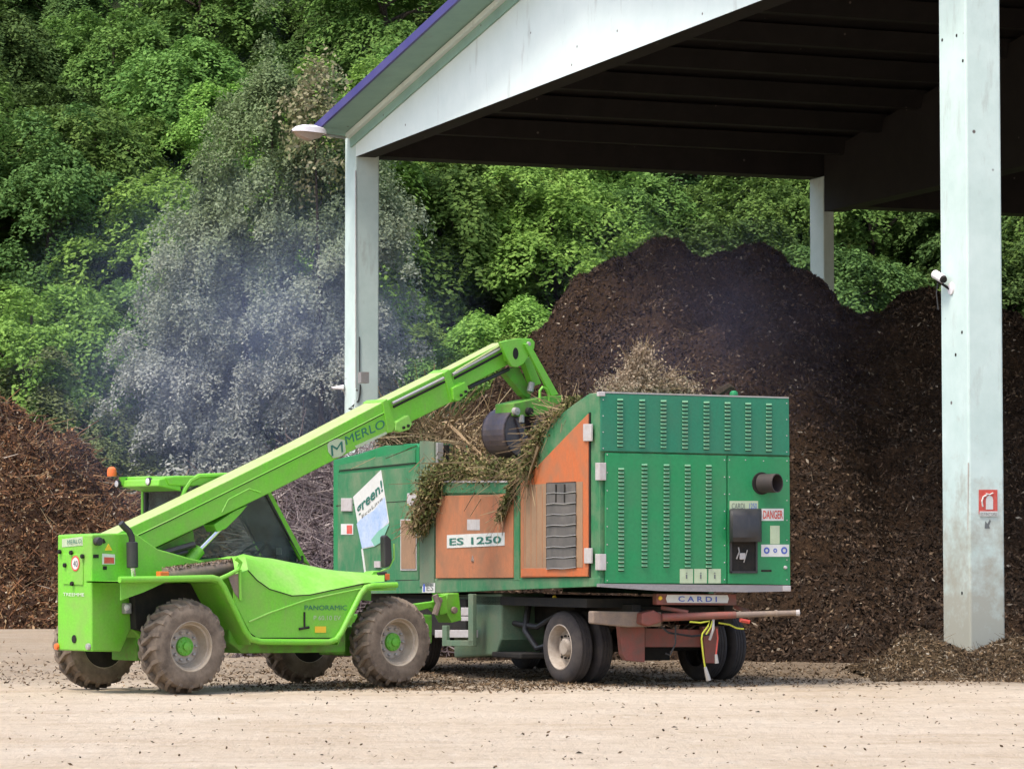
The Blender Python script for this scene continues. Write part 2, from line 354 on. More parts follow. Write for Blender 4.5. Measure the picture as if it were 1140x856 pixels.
# counterweight / rear frame
WB = .84
t_r = tt(tp(102, 660, WB))
mb = MB()
pl = [(102, 595), (118, 594), (150, 593), (176, 611), (215, 622), (262, 632), (300, 640), (300, 712), (160, 712), (146, 700), (135, 725), (102, 725)]
mb.prism([tp(u, v, WB) for u, v in pl], TL * .82)
body = mb.build('rear_frame', LIME, tele, bevel=.018)
def tr_(u, v, d=.012): return tr(u, v, t_r - d)
def rplate(pts, mat, name, d=.012, th_=.01, parent=body, bevel=0):
    mb = MB(); mb.prism([tr(u, v, t_r - d) for u, v in pts], TF * th_); return mb.build(name, mat, parent, bevel=bevel)
rplate([(70, 616), (70, 650), (92, 651), (92, 617)], LIME, 'access_cover', .015, .014, bevel=.005)
rplate([(69, 600), (69, 609), (92, 607), (92, 597)], PALE, 'name_plate', .010, .009)
text('MERLO', tr_(75, 606, .02), tr_(91, 604.5, .02), tr_(75, 601, .02), TEAL, body)
text('TREEMME', tr_(70.5, 663, .006), tr_(94, 663.6, .006), tr_(70.5, 659.5, .006), WHITE, body)
mb = MB(); c = tr_(84, 627, .018); mb.lathe(c, TF, Z, [(0, .10), (-.004, .10), (-.004, .078)], 24); mb.build('speed_sign', REDS, body)
mb = MB(); mb.lathe(c, TF, Z, [(0, .078), (-.003, .078), (-.003, 0)], 24); mb.build('speed_sign_face', WHITE, body)
text('40', tr_(81.7, 630.5, .022), tr_(86.6, 630.7, .022), tr_(81.7, 623.5, .022), GREY, body)
for u, v in ((67, 614), (92.5, 619), (73, 629), (81, 649.5), (80, 615)):
    mb = MB(); mb.lathe(tr_(u, v, .015), -TF, Z, [(0, .03), (.03, .028), (.035, 0)], 8); mb.build('cover_bolt', DARK, body)
mb = MB(); mb.lathe(tr_(82.5, 711, .0), -TF, Z, [(0, .055), (.008, .05), (.009, 0)], 12); mb.build('tow_hole', DARK, body)
for u in (64, 99):
    mb = MB(); mb.lathe(tr_(u, 719.5, .0), -TF, Z, [(0, .045), (.03, .04), (.035, 0)], 12); mb.build('reflector', AMBER if u < 80 else STEEL, body)
mb = MB(); mb.lathe(tp(107.5, 602.5, WB), -TL, Z, [(0, .055), (.07, .055), (.08, .045), (.085, 0)], 16); mb.build('hose_coupling', BLACK, body, smooth=True)
def splate(pts, w, mat, name, parent, th_=.01, bevel=0):
    mb = MB(); mb.prism([tp(u, v, w - th_) for u, v in pts], TL * (th_ - .001)); return mb.build(name, mat, parent, bevel=bevel)
splate([(104, 617), (104, 621), (110, 621), (110, 617)], WB, DARK, 'slot', body)
splate([(113, 600), (115, 605), (118, 604), (116, 599.5)], WB, DARK, 'slot', body)
splate([(115, 630), (115, 634), (119, 634), (119, 630)], WB, DARK, 'slot', body)
splate([(114, 616), (114, 628), (128, 628), (128, 617)], WB, WHITE, 'warning_label', body)
splate([(116, 620), (116, 627), (127, 627), (127, 620.5)], WB - .01, REDS, 'label_print', body, .004)
splate([(117, 612.5), (121, 605), (125, 612.5)], WB, YELLOW, 'warning_triangle', body)
mb = MB(); mb.box(tp(141, 677, WB - .05), TF * .05, TL * .05, Z * .07); mb.build('tail_lamp', STEEL, tele, bevel=.015)
mb = MB(); mb.lathe(tp(141, 676, WB - .10), -TL, Z, [(0, .04), (.02, .035), (.03, 0)], 12); mb.build('lamp_lens', WHITEL, tele)
# fender tube and fender sheet
def dens(p, n=4): 
    o = []
    for a, b in zip(p, p[1:]): o += [(a[0] + (b[0] - a[0]) * i / n, a[1] + (b[1] - a[1]) * i / n) for i in range(n)]
    return o + [p[-1]]
fp = [(133, 645), (180, 644.5), (236, 643), (243, 645), (249, 653), (273, 703), (279, 711), (290, 714), (325, 714.5), (366, 714.5), (374, 712), (380, 704), (402, 660), (407, 654), (415, 652), (441.5, 651)]
mb = MB(); mb.tube([tp(u, v, .04) for u, v in fp], .042, 10); mb.build('guard_rail', LIME, tele, smooth=True)
f2 = [(134, 647), (236, 645.5), (243, 648), (279, 716)]
mb = MB(); pts = [tp(u, v, .05) for u, v in f2]; mb.grid([pts, [p + TL * .79 for p in pts], [p + TL * .79 - Z * .02 for p in pts], [p - Z * .02 for p in pts], pts]); mb.build('rear_fender', LIME, tele)
bpiece0 = MB().prism([tp(u, v, .68) for u, v in [(150, 662), (182, 650), (243, 649), (262, 680), (288, 722), (240, 724), (152, 700)]], TL * .14).build('wheel_arch_liner', DARK, tele)
mb = MB(); mb.prism([tp(u, v, .2) for u, v in [(135, 648), (184, 648), (160, 659), (135, 668)]], TL * .03); mb.build('fender_flap', LIME, tele)
f3 = [(376, 716), (380, 708), (402, 664), (409, 656), (441, 655)]
mb = MB(); pts = [tp(u, v, .05) for u, v in f3]; mb.grid([pts, [p + TL * .7 for p in pts], [p + TL * .7 - Z * .02 for p in pts], [p - Z * .02 for p in pts], pts]); mb.build('front_fender', LIME, tele)
# hood
cr = [(262, 640), (276, 634), (286, 645), (300, 655), (325, 662.5), (345, 661.5), (368, 656.5), (404, 649), (428, 647)]
tpq = [(256, 622), (268, 619), (284, 619.5), (303, 621.5), (325, 626), (345, 629.5), (368, 634.5), (404, 642), (428, 644.5)]
r0 = [tp(u, v, .06) for u, v in cr]; r3 = [tp(u, v, .62) for u, v in tpq]
rows = [r0]
for k in (1, 2, 3, 4, 5): 
    s_ = k / 6; rows.append([a.lerp(b, s_) + Z * (.10 * math.sin(math.pi * s_)) for a, b in zip(r0, r3)])
rows.append(r3); rows.append([p + TL * .3 + Z * .0 for p in r3]); rows.append([p + TL * .3 - Z * .3 for p in r3])
mb = MB(); mb.grid(rows); mb.build('hood', LIMEDUST, tele, smooth=True)
side = [(262, 640), (276, 634), (286, 645), (300, 655), (325, 662.5), (345, 661.5), (368, 656.5), (404, 649.5), (404, 655), (376, 711), (282, 711), (262, 672)]
side_o = MB().prism([tp(u, v, .06) for u, v in side], TL * .06).build('side_panel', LIME, tele, bevel=.01)
# trim ridge
mb = MB(); mb.tube([tp(u, v, .055) for u, v in dens([(277, 692), (300, 682), (340, 668), (372, 661), (402, 655)], 2)], .013, 6); mb.build('trim_ridge', LIMEDUST, side_o)
mb = MB(); mb.tube([tp(u, v, .055) for u, v in [(276, 634.5), (286, 645.5), (300, 655.5), (325, 663), (345, 662), (368, 657), (404, 650)]], .007, 5); mb.build('panel_gap', DARK, side_o)
mb = MB(); mb.tube([tp(u, v, .055) for u, v in [(279, 705), (286, 710), (374, 710), (400, 662)]], .006, 5); mb.build('panel_gap', DARK, side_o)
splate([(254, 641), (266, 638), (267, 667), (261, 660)], .06, RUSTY, 'air_grille', tele)
mb = MB(); mb.tube([tp(u, v, .04) for u, v in [(243, 645), (254, 640), (265, 634), (268, 626), (262, 621)]], .028, 8); mb.tube([tp(u, v, .04) for u, v in [(267, 634), (268, 668)]], .022, 8); mb.build('grille_frame', LIME, tele, smooth=True)
text('PANORAMIC', tp(339, 679, .055), tp(386, 679, .055), tp(339, 673.5, .055), TEAL, side_o)
text('P 60.10 EV', tp(349, 690, .055), tp(379, 690, .055), tp(349, 685, .055), PALE, side_o)
splate([(351, 697), (351, 704), (363, 704), (363, 697)], .058, YELLOW, 'yellow_label', side_o)
mb = MB(); mb.tube([tp(339, 681, .05), tp(339, 700, .05)], .014, 6); mb.tube([tp(333, 700, .05), tp(344, 698, .05)], .018, 6); mb.build('door_latch', DARK, side_o)
# dirty muffler tank behind
mb = MB(); mb.tube([tp(184, 640.5, .5), tp(262, 630, .5)], .10, 14); mb.build('rusty_tank', RUSTY, tele, smooth=True)
mb = MB(); mb.box(tp(181, 639, .35), TF * .07, TL * .05, Z * .035); mb.build('turn_signal', AMBER, tele, bevel=.01)
P = np.array([tuple(tp(random.uniform(186, 262), 0, .5)) for _ in range(900)])
cc = [tp(184, 640.5, .5).lerp(tp(262, 630, .5), random.random()) + TL * random.uniform(-.09, .09) + Z * random.uniform(.06, .11) for _ in range(900)]
P = np.array([tuple(p) for p in cc]); A, B = rndquads(P, .018, .009, 1); quads('leaf_litter', P, A, B, [CHIPG], tele)
# belly
mb = MB(); mb.prism([tp(u, v, .35) for u, v in [(255, 700), (385, 700), (385, 726), (270, 727), (255, 715)]], TL * 1.8); mb.build('chassis', LIMEDIRT, tele, bevel=.02)
# exhaust
mb = MB(); p0 = tp(147, 603, .7); p1 = tp(147.5, 632, .7); mb.lathe(p1, (p0 - p1).normalized(), TF, [(0, 0), (0, .06), (.01, .075), ((p0 - p1).length - .01, .075), ((p0 - p1).length, .05), ((p0 - p1).length, 0)], 18)
ex = mb.build('exhaust_stack', BLACK, tele, smooth=True)
mb = MB(); mb.tube([tp(u, v, .7) for u, v in [(147, 604), (146.5, 597), (143.5, 591), (138, 586), (134.5, 582)]], .042, 10); mb.build('exhaust_pipe', BLACK, ex, smooth=True)
mb = MB(); mb.tube([p1, tp(148.5, 642, .7)], .035, 10); mb.build('exhaust_clamp', CHROME, ex)
# boom
WN = .95
def bsec(name, near, w0, ww, mat=LIME):
    mb = MB(); pts = [tp(u, v, w0) for u, v in near]; mb.prism(pts, TL * ww)
    # dusty top faces: edges flagged by index 0..k on top handled by second slot
    return mb
main = [(112, 602), (126, 595.5), (190, 566), (265, 529.5), (340, 492.7), (429, 446), (433, 450), (438, 479), (400, 498), (300, 549), (225, 585), (153, 619)]
mb = bsec('boom', main, WN, .42)
for i in range(len(mb.m)): mb.m[i] = 0
for i in (2 + 1, 2 + 2, 2 + 3, 2 + 4): mb.m[i] = 1
boom = mb.build('boom', [LIME, BOOMTOP], tele, bevel=.012)
mb = MB(); mb.tube([tp(u, v, WN - .003) for u, v in [(131, 606), (190, 578), (265, 541), (340, 504), (432, 457)]], .008, 5); mb.build('weld_seam', LIMEDUST, boom)
mb = MB(); mb.tube([tp(u, v, WN - .003) for u, v in [(131, 607.2), (190, 579.2), (265, 542.2), (340, 505.2), (432, 458.2)]], .005, 5); mb.build('seam_shadow_gap', DARK, boom)
mb = MB(); mb.tube([tp(u, v, WN - .003) for u, v in [(247, 570), (254, 556), (277, 544), (290, 548)]], .011, 5); mb.build('raised_rib', LIMEDUST, boom)
mid = [(424, 449), (495, 414), (500, 412), (507, 444), (504, 447), (459, 469), (432, 481)]
mb = bsec('x', mid, WN + .05, .32); 
for i in (2, 3): mb.m[i] = 1
mb.build('boom_middle_section', [LIME, BOOMTOP], tele, bevel=.01)
inn = [(490, 417), (560, 381), (568, 405), (522, 429), (500, 440)]
mb = bsec('x', inn, WN + .09, .24)
mb.m[2] = 1
mb.build('boom_inner_section', [LIME, BOOMTOP], tele, bevel=.01)
def bpiece(pts, w, ww, mat, name, parent=tele, bevel=.008):
    mb = MB(); mb.prism([tp(u, v, w) for u, v in pts], TL * ww); return mb.build(name, mat, parent, bevel=bevel)
# collars
bpiece([(426, 447), (431, 444), (441, 474), (437, 481), (432, 482)], WN - .02, .46, LIME, 'boom_collar')
bpiece([(441, 470), (455, 462), (459, 472), (456, 478), (446, 481), (440, 479)], WN - .03, .1, LIMEDUST, 'wear_pad_housing')
bpiece([(494, 415), (500, 411), (509, 440), (506, 447), (502, 448)], WN + .03, .36, LIME, 'boom_collar')
bpiece([(504, 432), (518, 425), (522, 433), (520, 439), (510, 447), (505, 445)], WN - .01, .1, LIME, 'wear_pad_housing')
for u, v in ((449, 476), (454, 474), (513, 440), (518, 436)):
    mb = MB(); mb.lathe(tp(u, v, WN - .03), -TL, Z, [(0, .022), (.025, .02), (.03, 0)], 8); mb.build('pad_bolt', DARK, tele)
# side pipes
for (a, b, w, r, m) in (((437, 449), (494, 421), WN - .01, .022, STEEL), ((438, 453), (495, 425), WN - .01, .018, DARK), ((504, 417), (557, 388), WN + .03, .024, STEEL), ((506, 421), (559, 393), WN + .03, .018, DARK), ((507, 414), (556, 385), WN + .03, .018, BOOMTOP)):
    mb = MB(); mb.tube([tp(*a, w), tp(*b, w)], r, 8); mb.build('hydraulic_pipe', m, tele, smooth=True)
mb = MB(); mb.tube([tp(u, v, WN + .15) for u, v in [(522, 431), (545, 421), (566, 411)]], .03, 8); mb.build('hydraulic_hose', BLACK, tele, smooth=True)
# head
hp = [(557, 381), (566, 378.5), (580, 376.5), (592, 377), (595.5, 381), (595, 388), (590, 393), (587, 399), (583, 405), (576, 409), (570, 408), (564, 398)]
for w in (WN - .06, WN + .34): bpiece(hp, w, .06, LIME, 'boom_head_plate')
bpiece([(560, 384), (588, 380), (583, 398), (574, 405), (566, 402)], WN + .0, .34, LIME, 'boom_head', bevel=0)
mb = MB(); c = tp(574, 393.5, WN - .06); mb.lathe(c, -TL, TF * .5 + Z, [(0, .085), (.006, .08), (.007, 0)], 16)
for i, q in enumerate(mb.v):
    d = V(q) - c; mb.v[i] = tuple(c + TF * (d.dot(TF) * .62) + Z * d.dot(Z) + TL * d.dot(TL))
mb.build('head_hole', DARK, tele)
mb = MB(); mb.lathe(tp(588, 383, WN - .07), -TL, Z, [(0, .035), (.03, .03), (.035, 0)], 12); mb.build('pivot_pin', STEEL, tele)
bpiece([(584, 383), (590, 382), (622, 439), (614, 441)], WN - .10, .05, LIME, 'tilt_link')
bpiece([(584, 383), (590, 382), (622, 439), (614, 441)], WN + .4, .05, LIME, 'tilt_link')
bpiece([(583, 401), (590, 397), (603, 427), (594, 430)], WN + .1, .12, LIME, 'tilt_cylinder')
mb = MB(); mb.tube([tp(592, 426, WN + .1), tp(590, 436, WN + .1)], .05, 10); mb.build('cylinder_eye', STEEL, tele)
bpiece([(559, 411), (578, 409), (592, 437), (590, 444), (583, 440)], WN + .2, .14, LIMEDIRT, 'attachment_arm')
bpiece([(572, 449), (590, 445), (612, 441), (627, 440), (627, 446), (604, 462), (580, 464), (572, 463)], WN - .15, .42, LIMEDIRT, 'carriage', bevel=.012)
mb = MB(); mb.tube([tp(u, v, WN - .15) for u, v in [(601, 447), (601, 435), (604, 431), (608, 433), (611, 440), (611, 447)]], .02, 8); mb.build('carriage_handle', LIME, tele, smooth=True)
for u in (573, 588):
    mb = MB(); mb.lathe(tp(u, 458, WN - .16), -TL, Z, [(0, .06), (.06, .055), (.07, 0)], 14); mb.build('carriage_pin', STEEL if u < 580 else DARK, tele, smooth=True)
# grapple bucket: curved clamshell hanging below the carriage
def shell(c, w0, ww, r, a0, a1, name, mat):
    mb = MB(); ro, ri = [], []
    n = 14
    A = [math.radians(a0 + (a1 - a0) * i / n) for i in range(n + 1)]
    pts = [c + TF * (r * math.cos(a)) + Z * (r * math.sin(a)) for a in A]
    for k in range(n):
        mb.prism([pts[k], pts[k + 1], pts[k + 1] + (c - pts[k + 1]) * .05, pts[k] + (c - pts[k]) * .05], TL * ww)
    mb.prism(pts + [c + TF * .05], TL * .03)
    mb.prism([p + TL * (ww - .03) for p in pts + [c]], TL * .03)
    mb.v = [tuple(V(p)) for p in mb.v]
    return mb.build(name, mat, tele, smooth=True)
gc = tp(583, 481, WN - .1)
shell(gc, 0, .52, .36, 100, 275, 'grapple_shell', PURPLEBK)
gc2 = tp(589, 481, WN - .1)
shell(gc2, 0, .52, .34, -85, 60, 'grapple_shell', PURPLEBK)
mb = MB(); mb.tube([tp(580, 470, WN - .12), tp(580, 462, WN - .12)], .05, 10); mb.build('grapple_pivot', STEEL, tele)
mb = MB(); mb.prism([tp(u, v, WN - .13) for u, v in [(574, 466), (579, 464), (590, 493), (584, 498)]], TL * .04); mb.build('grapple_rib', PURPLEBK, tele)
# lift cylinder
mb = MB(); mb.tube([tp(196, 640, 1.05), tp(222, 612, 1.05)], .085, 14); mb.build('lift_cylinder', LIME, tele, smooth=True)
mb = MB(); mb.tube([tp(215, 619, 1.05), tp(247, 586, 1.05)], .038, 12); mb.build('cylinder_rod', CHROME, tele, smooth=True)
bpiece([(238, 584), (262, 568), (276, 562), (268, 572), (252, 588), (242, 592)], 1.0, .25, LIME, 'boom_bracket')
bpiece([(170, 612), (215, 590), (219, 614), (195, 632), (175, 620)], 1.12, .1, LIMEDIRT, 'boom_support')
mb = MB(); mb.tube([tp(178, 617, .98), tp(216, 606, .98)], .045, 8); mb.tube([tp(178, 622, .98), tp(208, 614, .98)], .03, 8); mb.build('hydraulic_hose', BLACK, tele, smooth=True)
text('MERLO', tp(385.5, 495.5, WN), tp(429, 475.5, WN), tp(383.5, 486, WN), TEAL, boom)
splate([(364.5, 495), (367, 491), (376, 488), (384, 490), (385, 503), (380, 508), (371, 510), (365.5, 503)], WN, PALE, 'logo_badge', boom, .006)
text('M', tp(369, 508, WN - .006), tp(382, 503, WN - .006), tp(368, 496, WN - .006), TEAL, boom)
splate([(395, 496.5), (430, 480.5), (431, 483), (397, 499)], WN, PALE, 'sticker_strip', boom, .003)
# cab
WC = 1.42; CW = .92
def cabpt(u, v, w=WC): return tp(u, v, w)
roof = [(184, 531), (196, 529.5), (252, 529), (280, 530), (292, 534), (293, 540), (286, 542), (200, 541), (188, 540)]
cr_ = bpiece([(x, y) for x, y in roof], WC, CW, LIME, 'cab_roof', bevel=.02)
bpiece([(176, 541), (177, 533.5), (190, 530.5), (200, 530), (202, 547), (194, 545), (186, 543)], WC + .02, CW - .04, LIME, 'roof_visor', bevel=.015)
mb = MB(); mb.tube([cabpt(u, v, WC + .02) for u, v in [(200, 575), (202.5, 556), (206, 544), (212, 535), (221, 530), (252, 529)]], .036, 8); mb.build('cab_arch', LIME, tele, smooth=True)
mb = MB(); mb.tube([cabpt(u, v, WC + .02) for u, v in [(212, 560), (214, 546), (221, 538), (233, 535), (252, 535)]], .02, 8); mb.build('window_seal', BLACK, tele, smooth=True)
trr = tt(cabpt(202, 560))
zc = lambda v: cabpt(202, v).z
def C(t, w, z): return T(t, w, z)
zr, zb = zc(545), zc(625)
tfb = tt(cabpt(338, 625)); tft = tt(cabpt(294, 545))
mb = MB()
mb.tube([C(trr, WC + CW, zb - .3), C(trr, WC + CW, zr + .08)], .03, 8); mb.build('cab_post', LIME, tele, smooth=True)
for w in (WC, WC + CW - .06):
    mb = MB(); mb.prism([C(tft - .03, w, zr + .1), C(tft + .05, w, zr + .1), C(tfb + .12, w, zb - .06), C(tfb - .05, w, zb + .02)], TL * .06); mb.build('front_pillar', LIME, tele, bevel=.015)
    mb = MB(); mb.prism([C(tft - .06, w - .004, zr + .08), C(tft - .02, w - .004, zr + .08), C(tfb - .04, w - .004, zb + .04), C(tfb - .09, w - .004, zb + .10)], TL * .068); mb.build('window_seal', BLACK, tele)
    mb = MB(); mb.prism([C(trr, w, zb - .75), C(trr, w, zb + .0), C(trr + .62, w, zb + .05), C(tfb + .12, w, zb - .10), C(tfb + .2, w, zb - .75)], TL * .06); mb.build('cab_door', LIME, tele, bevel=.01)
    mb = MB(); mb.tube([C(trr + .62, w, zb + .06), C(tfb - .1, w, zb - .04), C(tfb - .02, w, zb - .0), C(tfb - .03, w, zb + .08)], .022, 6); mb.build('window_seal', BLACK, tele)
    mb = MB(); mb.prism([C(trr + .03, w + .02, zb - .02), C(trr + .03, w + .02, zr + .05), C(tft, w + .02, zr + .05), C(tfb - .03, w + .02, zb - .06)], TL * .006); mb.build('side_window', GLASS, tele)
mb = MB(); mb.prism([C(trr, WC + .04, zb - .05), C(trr, WC + .04, zr + .03), C(trr, WC + CW - .04, zr + .03), C(trr, WC + CW - .04, zb - .05)], TF * .006); mb.build('rear_window', GLASS, tele)
mb = MB()
for a, b in (((WC + .06, zr - .0), (WC + CW - .03, zr - .0)), ((WC + CW - .07, zr), (WC + CW - .07, zb - .2)), ((WC + .05, zb), (WC + CW - .05, zb))):
    mb.tube([C(trr - .01, *a), C(trr - .01, *b)], .028, 6)
mb.build('window_seal', BLACK, tele)
mb = MB(); mb.prism([C(tft, WC + .05, zr + .05), C(tft, WC + CW - .05, zr + .05), C(tfb, WC + CW - .05, zb - .05), C(tfb, WC + .05, zb - .05)], TF * .006); mb.build('windscreen', GLASS, tele)
# interior
mb = MB(); mb.box(C(trr + .5, WC + .45, zb - .15), TF * .25, TL * .24, Z * .06); mb.box(C(trr + .24, WC + .45, zb + .18), TF * .06, TL * .22, Z * .32); mb.box(C(trr + .22, WC + .45, zb + .58), TF * .04, TL * .13, Z * .09)
mb.build('driver_seat', BLACK, tele, bevel=.03)
c = C(tfb - .55, WC + .45, zb + .14); ax = (TF * -.6 + Z * .8).normalized(); e1 = TL; e2 = ax.cross(e1)
mb = MB(); mb.tube([c + (e1 * math.cos(a) + e2 * math.sin(a)) * .19 for a in [i * math.pi / 12 for i in range(25)]], .018, 6); mb.tube([c - ax * .35, c], .03, 8); mb.tube([c - e1 * .18, c + e1 * .18], .014, 5)
mb.build('steering_wheel', BLACK, tele, smooth=True)
mb = MB(); mb.box(C(tfb - .28, WC + .45, zb - .02), TF * .12, TL * .35, Z * .10); mb.box(C(tfb - .3, WC + .2, zb + .15), TF * .03, TL * .06, Z * .045); mb.build('dashboard', BLACK, tele, bevel=.02)
mb = MB(); mb.box(C(tfb - .33, WC + .12, zb + .14), TF * .01, TL * .06, Z * .05); mb.build('display', STEEL, tele, bevel=.004)
# beacon & lights
bc = tp(124.5, 526, WC + CW); bo = MB().lathe(bc - Z * .05, Z, TF, [(0, 0), (0, .062), (.05, .066), (.1, .058), (.125, .03), (.13, 0)], 16).build('beacon', AMBER, tele, smooth=True)
mb = MB(); mb.tube([bc + Z * .0 + TF * .05, bc + TF * .09 - Z * .0, tp(135, 531, WC + CW - .02), tp(141, 534, WC + CW - .05)], .02, 8); mb.box(tp(137, 530.5, WC + CW - .03), TF * .04, TL * .02, Z * .025); mb.build('beacon_arm', BLACK, bo)
vis = MB(); vis.prism([tp(u, v, WC + CW - .06) for u, v in [(134, 531), (160, 530), (160, 541), (136, 540)]], TL * .04); vis.build('visor_end', LIME, tele)
mb = MB(); a, b = tp(166, 534, WC + .25), tp(134, 534.5, WC + CW - .06)
mb = MB(); mb.box((tp(170, 534.5, WC + .3) + tp(150, 535.5, WC + CW)) / 2, TF * .10, TL * .27, Z * .055); mb.build('rear_visor', LIME, tele, bevel=.02)
for u, v, w in ((131, 538.5, WC + CW + .0), (165.5, 536, WC + .26)):
    mb = MB(); mb.lathe(tp(u + 1, v, w), -TF, Z, [(-.05, 0), (-.04, .04), (0, .055), (.03, .055), (.035, .045)], 14); lo = mb.build('work_lamp', BLACK, tele, smooth=True)
    mb = MB(); mb.lathe(tp(u + 1, v, w), -TF, Z, [(.031, .05), (.045, .03), (.05, 0)], 14); mb.build('lamp_lens', WHITEL, lo, smooth=True)
# front light cluster and mirror
mb = MB(); mb.prism([tp(u, v, .25) for u, v in [(410, 643), (416, 636), (424, 635), (424, 647), (405, 648)]], TL * .2); mb.build('lamp_bracket', LIME, tele, bevel=.01)
mb = MB(); mb.prism([tp(u, v, .22) for u, v in [(421, 637), (431, 636), (431, 647), (421, 647)]], TL * .16); lb = mb.build('headlight', BLACK, tele, bevel=.01)
mb = MB(); mb.prism([tp(u, v, .215) for u, v in [(429, 638.5), (434, 638.5), (434, 645.5), (429, 645.5)]], TL * .1); mb.build('turn_signal', AMBER, lb, bevel=.005)
mb = MB(); mb.prism([tp(u, v, .3) for u, v in [(427.5, 597), (431, 595), (436, 600), (437, 624), (434.5, 630), (428.5, 632)]], TL * .1); mi = mb.build('wing_mirror', BLACK, tele, bevel=.02)
mb = MB(); mb.tube([tp(u, v, .32) for u, v in [(438.5, 605), (438.5, 622), (433, 632), (421, 637)]], .012, 6); mb.build('mirror_arm', LIMEDUST, mi)
# front outrigger pieces
bpiece([(464, 672), (486, 669), (490, 664), (486, 660), (495, 662), (495, 684), (489, 684), (480, 676), (466, 680)], .75, .12, LIME, 'tow_arm')
bpiece([(498, 661), (511, 660), (514, 690), (503, 693), (496, 680)], .75, .3, LIME, 'hitch_plate')
bpiece([(488, 664), (497, 662), (499, 682), (490, 684)], .7, .15, LIME, 'hitch_plate')
for u, v in ((488, 668), (505, 679)): MB().lathe(tp(u, v, .72), -TL, Z, [(0, .05), (.04, .045), (.045, 0)], 12).build('hitch_bolt', RUSTY, tele)
mb = MB(); mb.tube([tp(484, 662, .7), tp(488, 672, .68), tp(484, 684, .7)], .045, 8); mb.build('hitch_pin', RUSTY, tele, smooth=True)
mb = MB(); mb.box(T(t_front + .8, 1.25, .75), TF * .35, TL * .5, Z * .2); mb.build('front_frame', LIMEDIRT, tele, bevel=.02)
# ------------------------------------------------------------------ SHREDDER
ph = math.radians(25)
C0 = V(((668 - 570) / F * 42.3, 42.3, 0)); SE = V((math.cos(ph), math.sin(ph), 0)); SL = V((-math.sin(ph), math.cos(ph), 0))
def ss(u, v, a=0.0): return hit(u, v, C0 + SE * a, SE)
def se(u, v, b=0.0): return hit(u, v, C0 + SL * b, SL)
def S(a, b, z): return C0 + SE * a + SL * b + Z * z
sh = empty('trailer_shredder', S(1.4, 4.5, 0), 'green and orange trailer-mounted wood shredder beside the lime telehandler', 'shredder')
SW = (se(879.5, 550) - C0).dot(SE); print('shredder width', SW)
def spiece(pts, a, th_, mat, name, parent=sh, bevel=.006):
    return MB().prism([ss(u, v, a) for u, v in pts], SE * th_).build(name, mat, parent, bevel=bevel)
def epiece(pts, b, th_, mat, name, parent=sh, bevel=.006):
    return MB().prism([se(u, v, b) for u, v in pts], SL * th_).build(name, mat, parent, bevel=bevel)
def rect(u0, v0, u1, v1): return [(u0, v0), (u1, v0), (u1, v1), (u0, v1)]
eng = spiece([(667.5, 437.5), (667.5, 651), (579, 652), (574, 545), (586, 528), (597, 510), (602, 486), (611, 471), (640, 449), (656, 438)], 0, SW, GREENW, 'engine_housing', bevel=.012)
# hole free: end panels proud of housing
epiece([(669, 438), (878.3, 443.5), (879, 507), (669, 502)], -.03, .03, GREENB, 'upper_panel').name = 'upper_panel'
up_ = bpy.data.objects['upper_panel']
lo_ = epiece([(674, 504), (809, 507.2), (809, 649.5), (674, 649)], -.03, .03, GREEN, 'engine_door')
rp_ = epiece([(810.2, 507.2), (879, 509), (880, 651), (810.2, 649.5)], -.03, .03, GREEN, 'control_panel')
def louv(u, v0, v1, n, mat, parent, w=3.2):
    mb = MB()
    for k in range(n):
        v = v0 + (v1 - v0) * k / (n - 1)
        a = [se(u - w, v - 1.2, -.031), se(u + w, v - 1.2, -.031), se(u + w, v + .7, -.056), se(u - w, v + .7, -.056)]
        b = [se(u - w, v + 1.0, -.034), se(u + w, v + 1.0, -.034)]
        mb.add(a + b, [(0, 1, 2, 3), (3, 2, 5, 4), (0, 3, 4), (1, 5, 2)])
        mb.add([se(u - w, v + .8, -.0325), se(u + w, v + .8, -.0325), se(u + w, v + 1.9, -.0325), se(u - w, v + 1.9, -.0325)], [(0, 1, 2, 3)], 1)
    mb.build('louvre_column', [mat, DARK], parent)
for i, u in enumerate([690.4, 715, 738.7, 762.7, 786.5, 810, 833, 856]): louv(u, 445 + i * .75, 496 + i * .75, 13, GREENL, up_)
for i, u in enumerate([691.6, 717.5, 742, 765.6, 789]): louv(u, (522 if i == 0 else 517) + i * .4, (634 if i == 0 else 629) + i * .4, 27, GREENL, lo_)
def screws(uv, parent, b=-.03):
    mb = MB()
    for u, v in uv: mb.lathe(se(u, v, b), -SL, Z, [(0, .009), (.006, .008), (.008, 0)], 6)
    mb.build('screws', HINGE, parent)
screws([(676, 506 + i * 20) for i in range(8)] + [(806.5, 512 + i * 19) for i in range(8)], lo_)
screws([(812, 512 + i * 19) for i in range(3)] + [(876, 513 + i * 22) for i in range(7)] + [(830, 512), (850, 513)], rp_)
screws([(671.5, 445 + i * 18) for i in range(4)] + [(875.8, 449 + i * 18) for i in range(4)], up_)
epiece([(669, 435.8), (878.3, 442), (878.3, 443.5), (669, 437.5)], -.034, .05, STEEL, 'top_edge_trim', bevel=0)
epiece(rect(666, 436, 674, 441), -.045, .05, HINGE, 'corner_bracket')
mb = MB(); mb.lathe(se(817, 440, .3), Z, SE, [(0, 0), (0, .06), (.04, .055), (.06, .03), (.065, 0)], 12); mb.build('filler_cap', GREEN, sh)
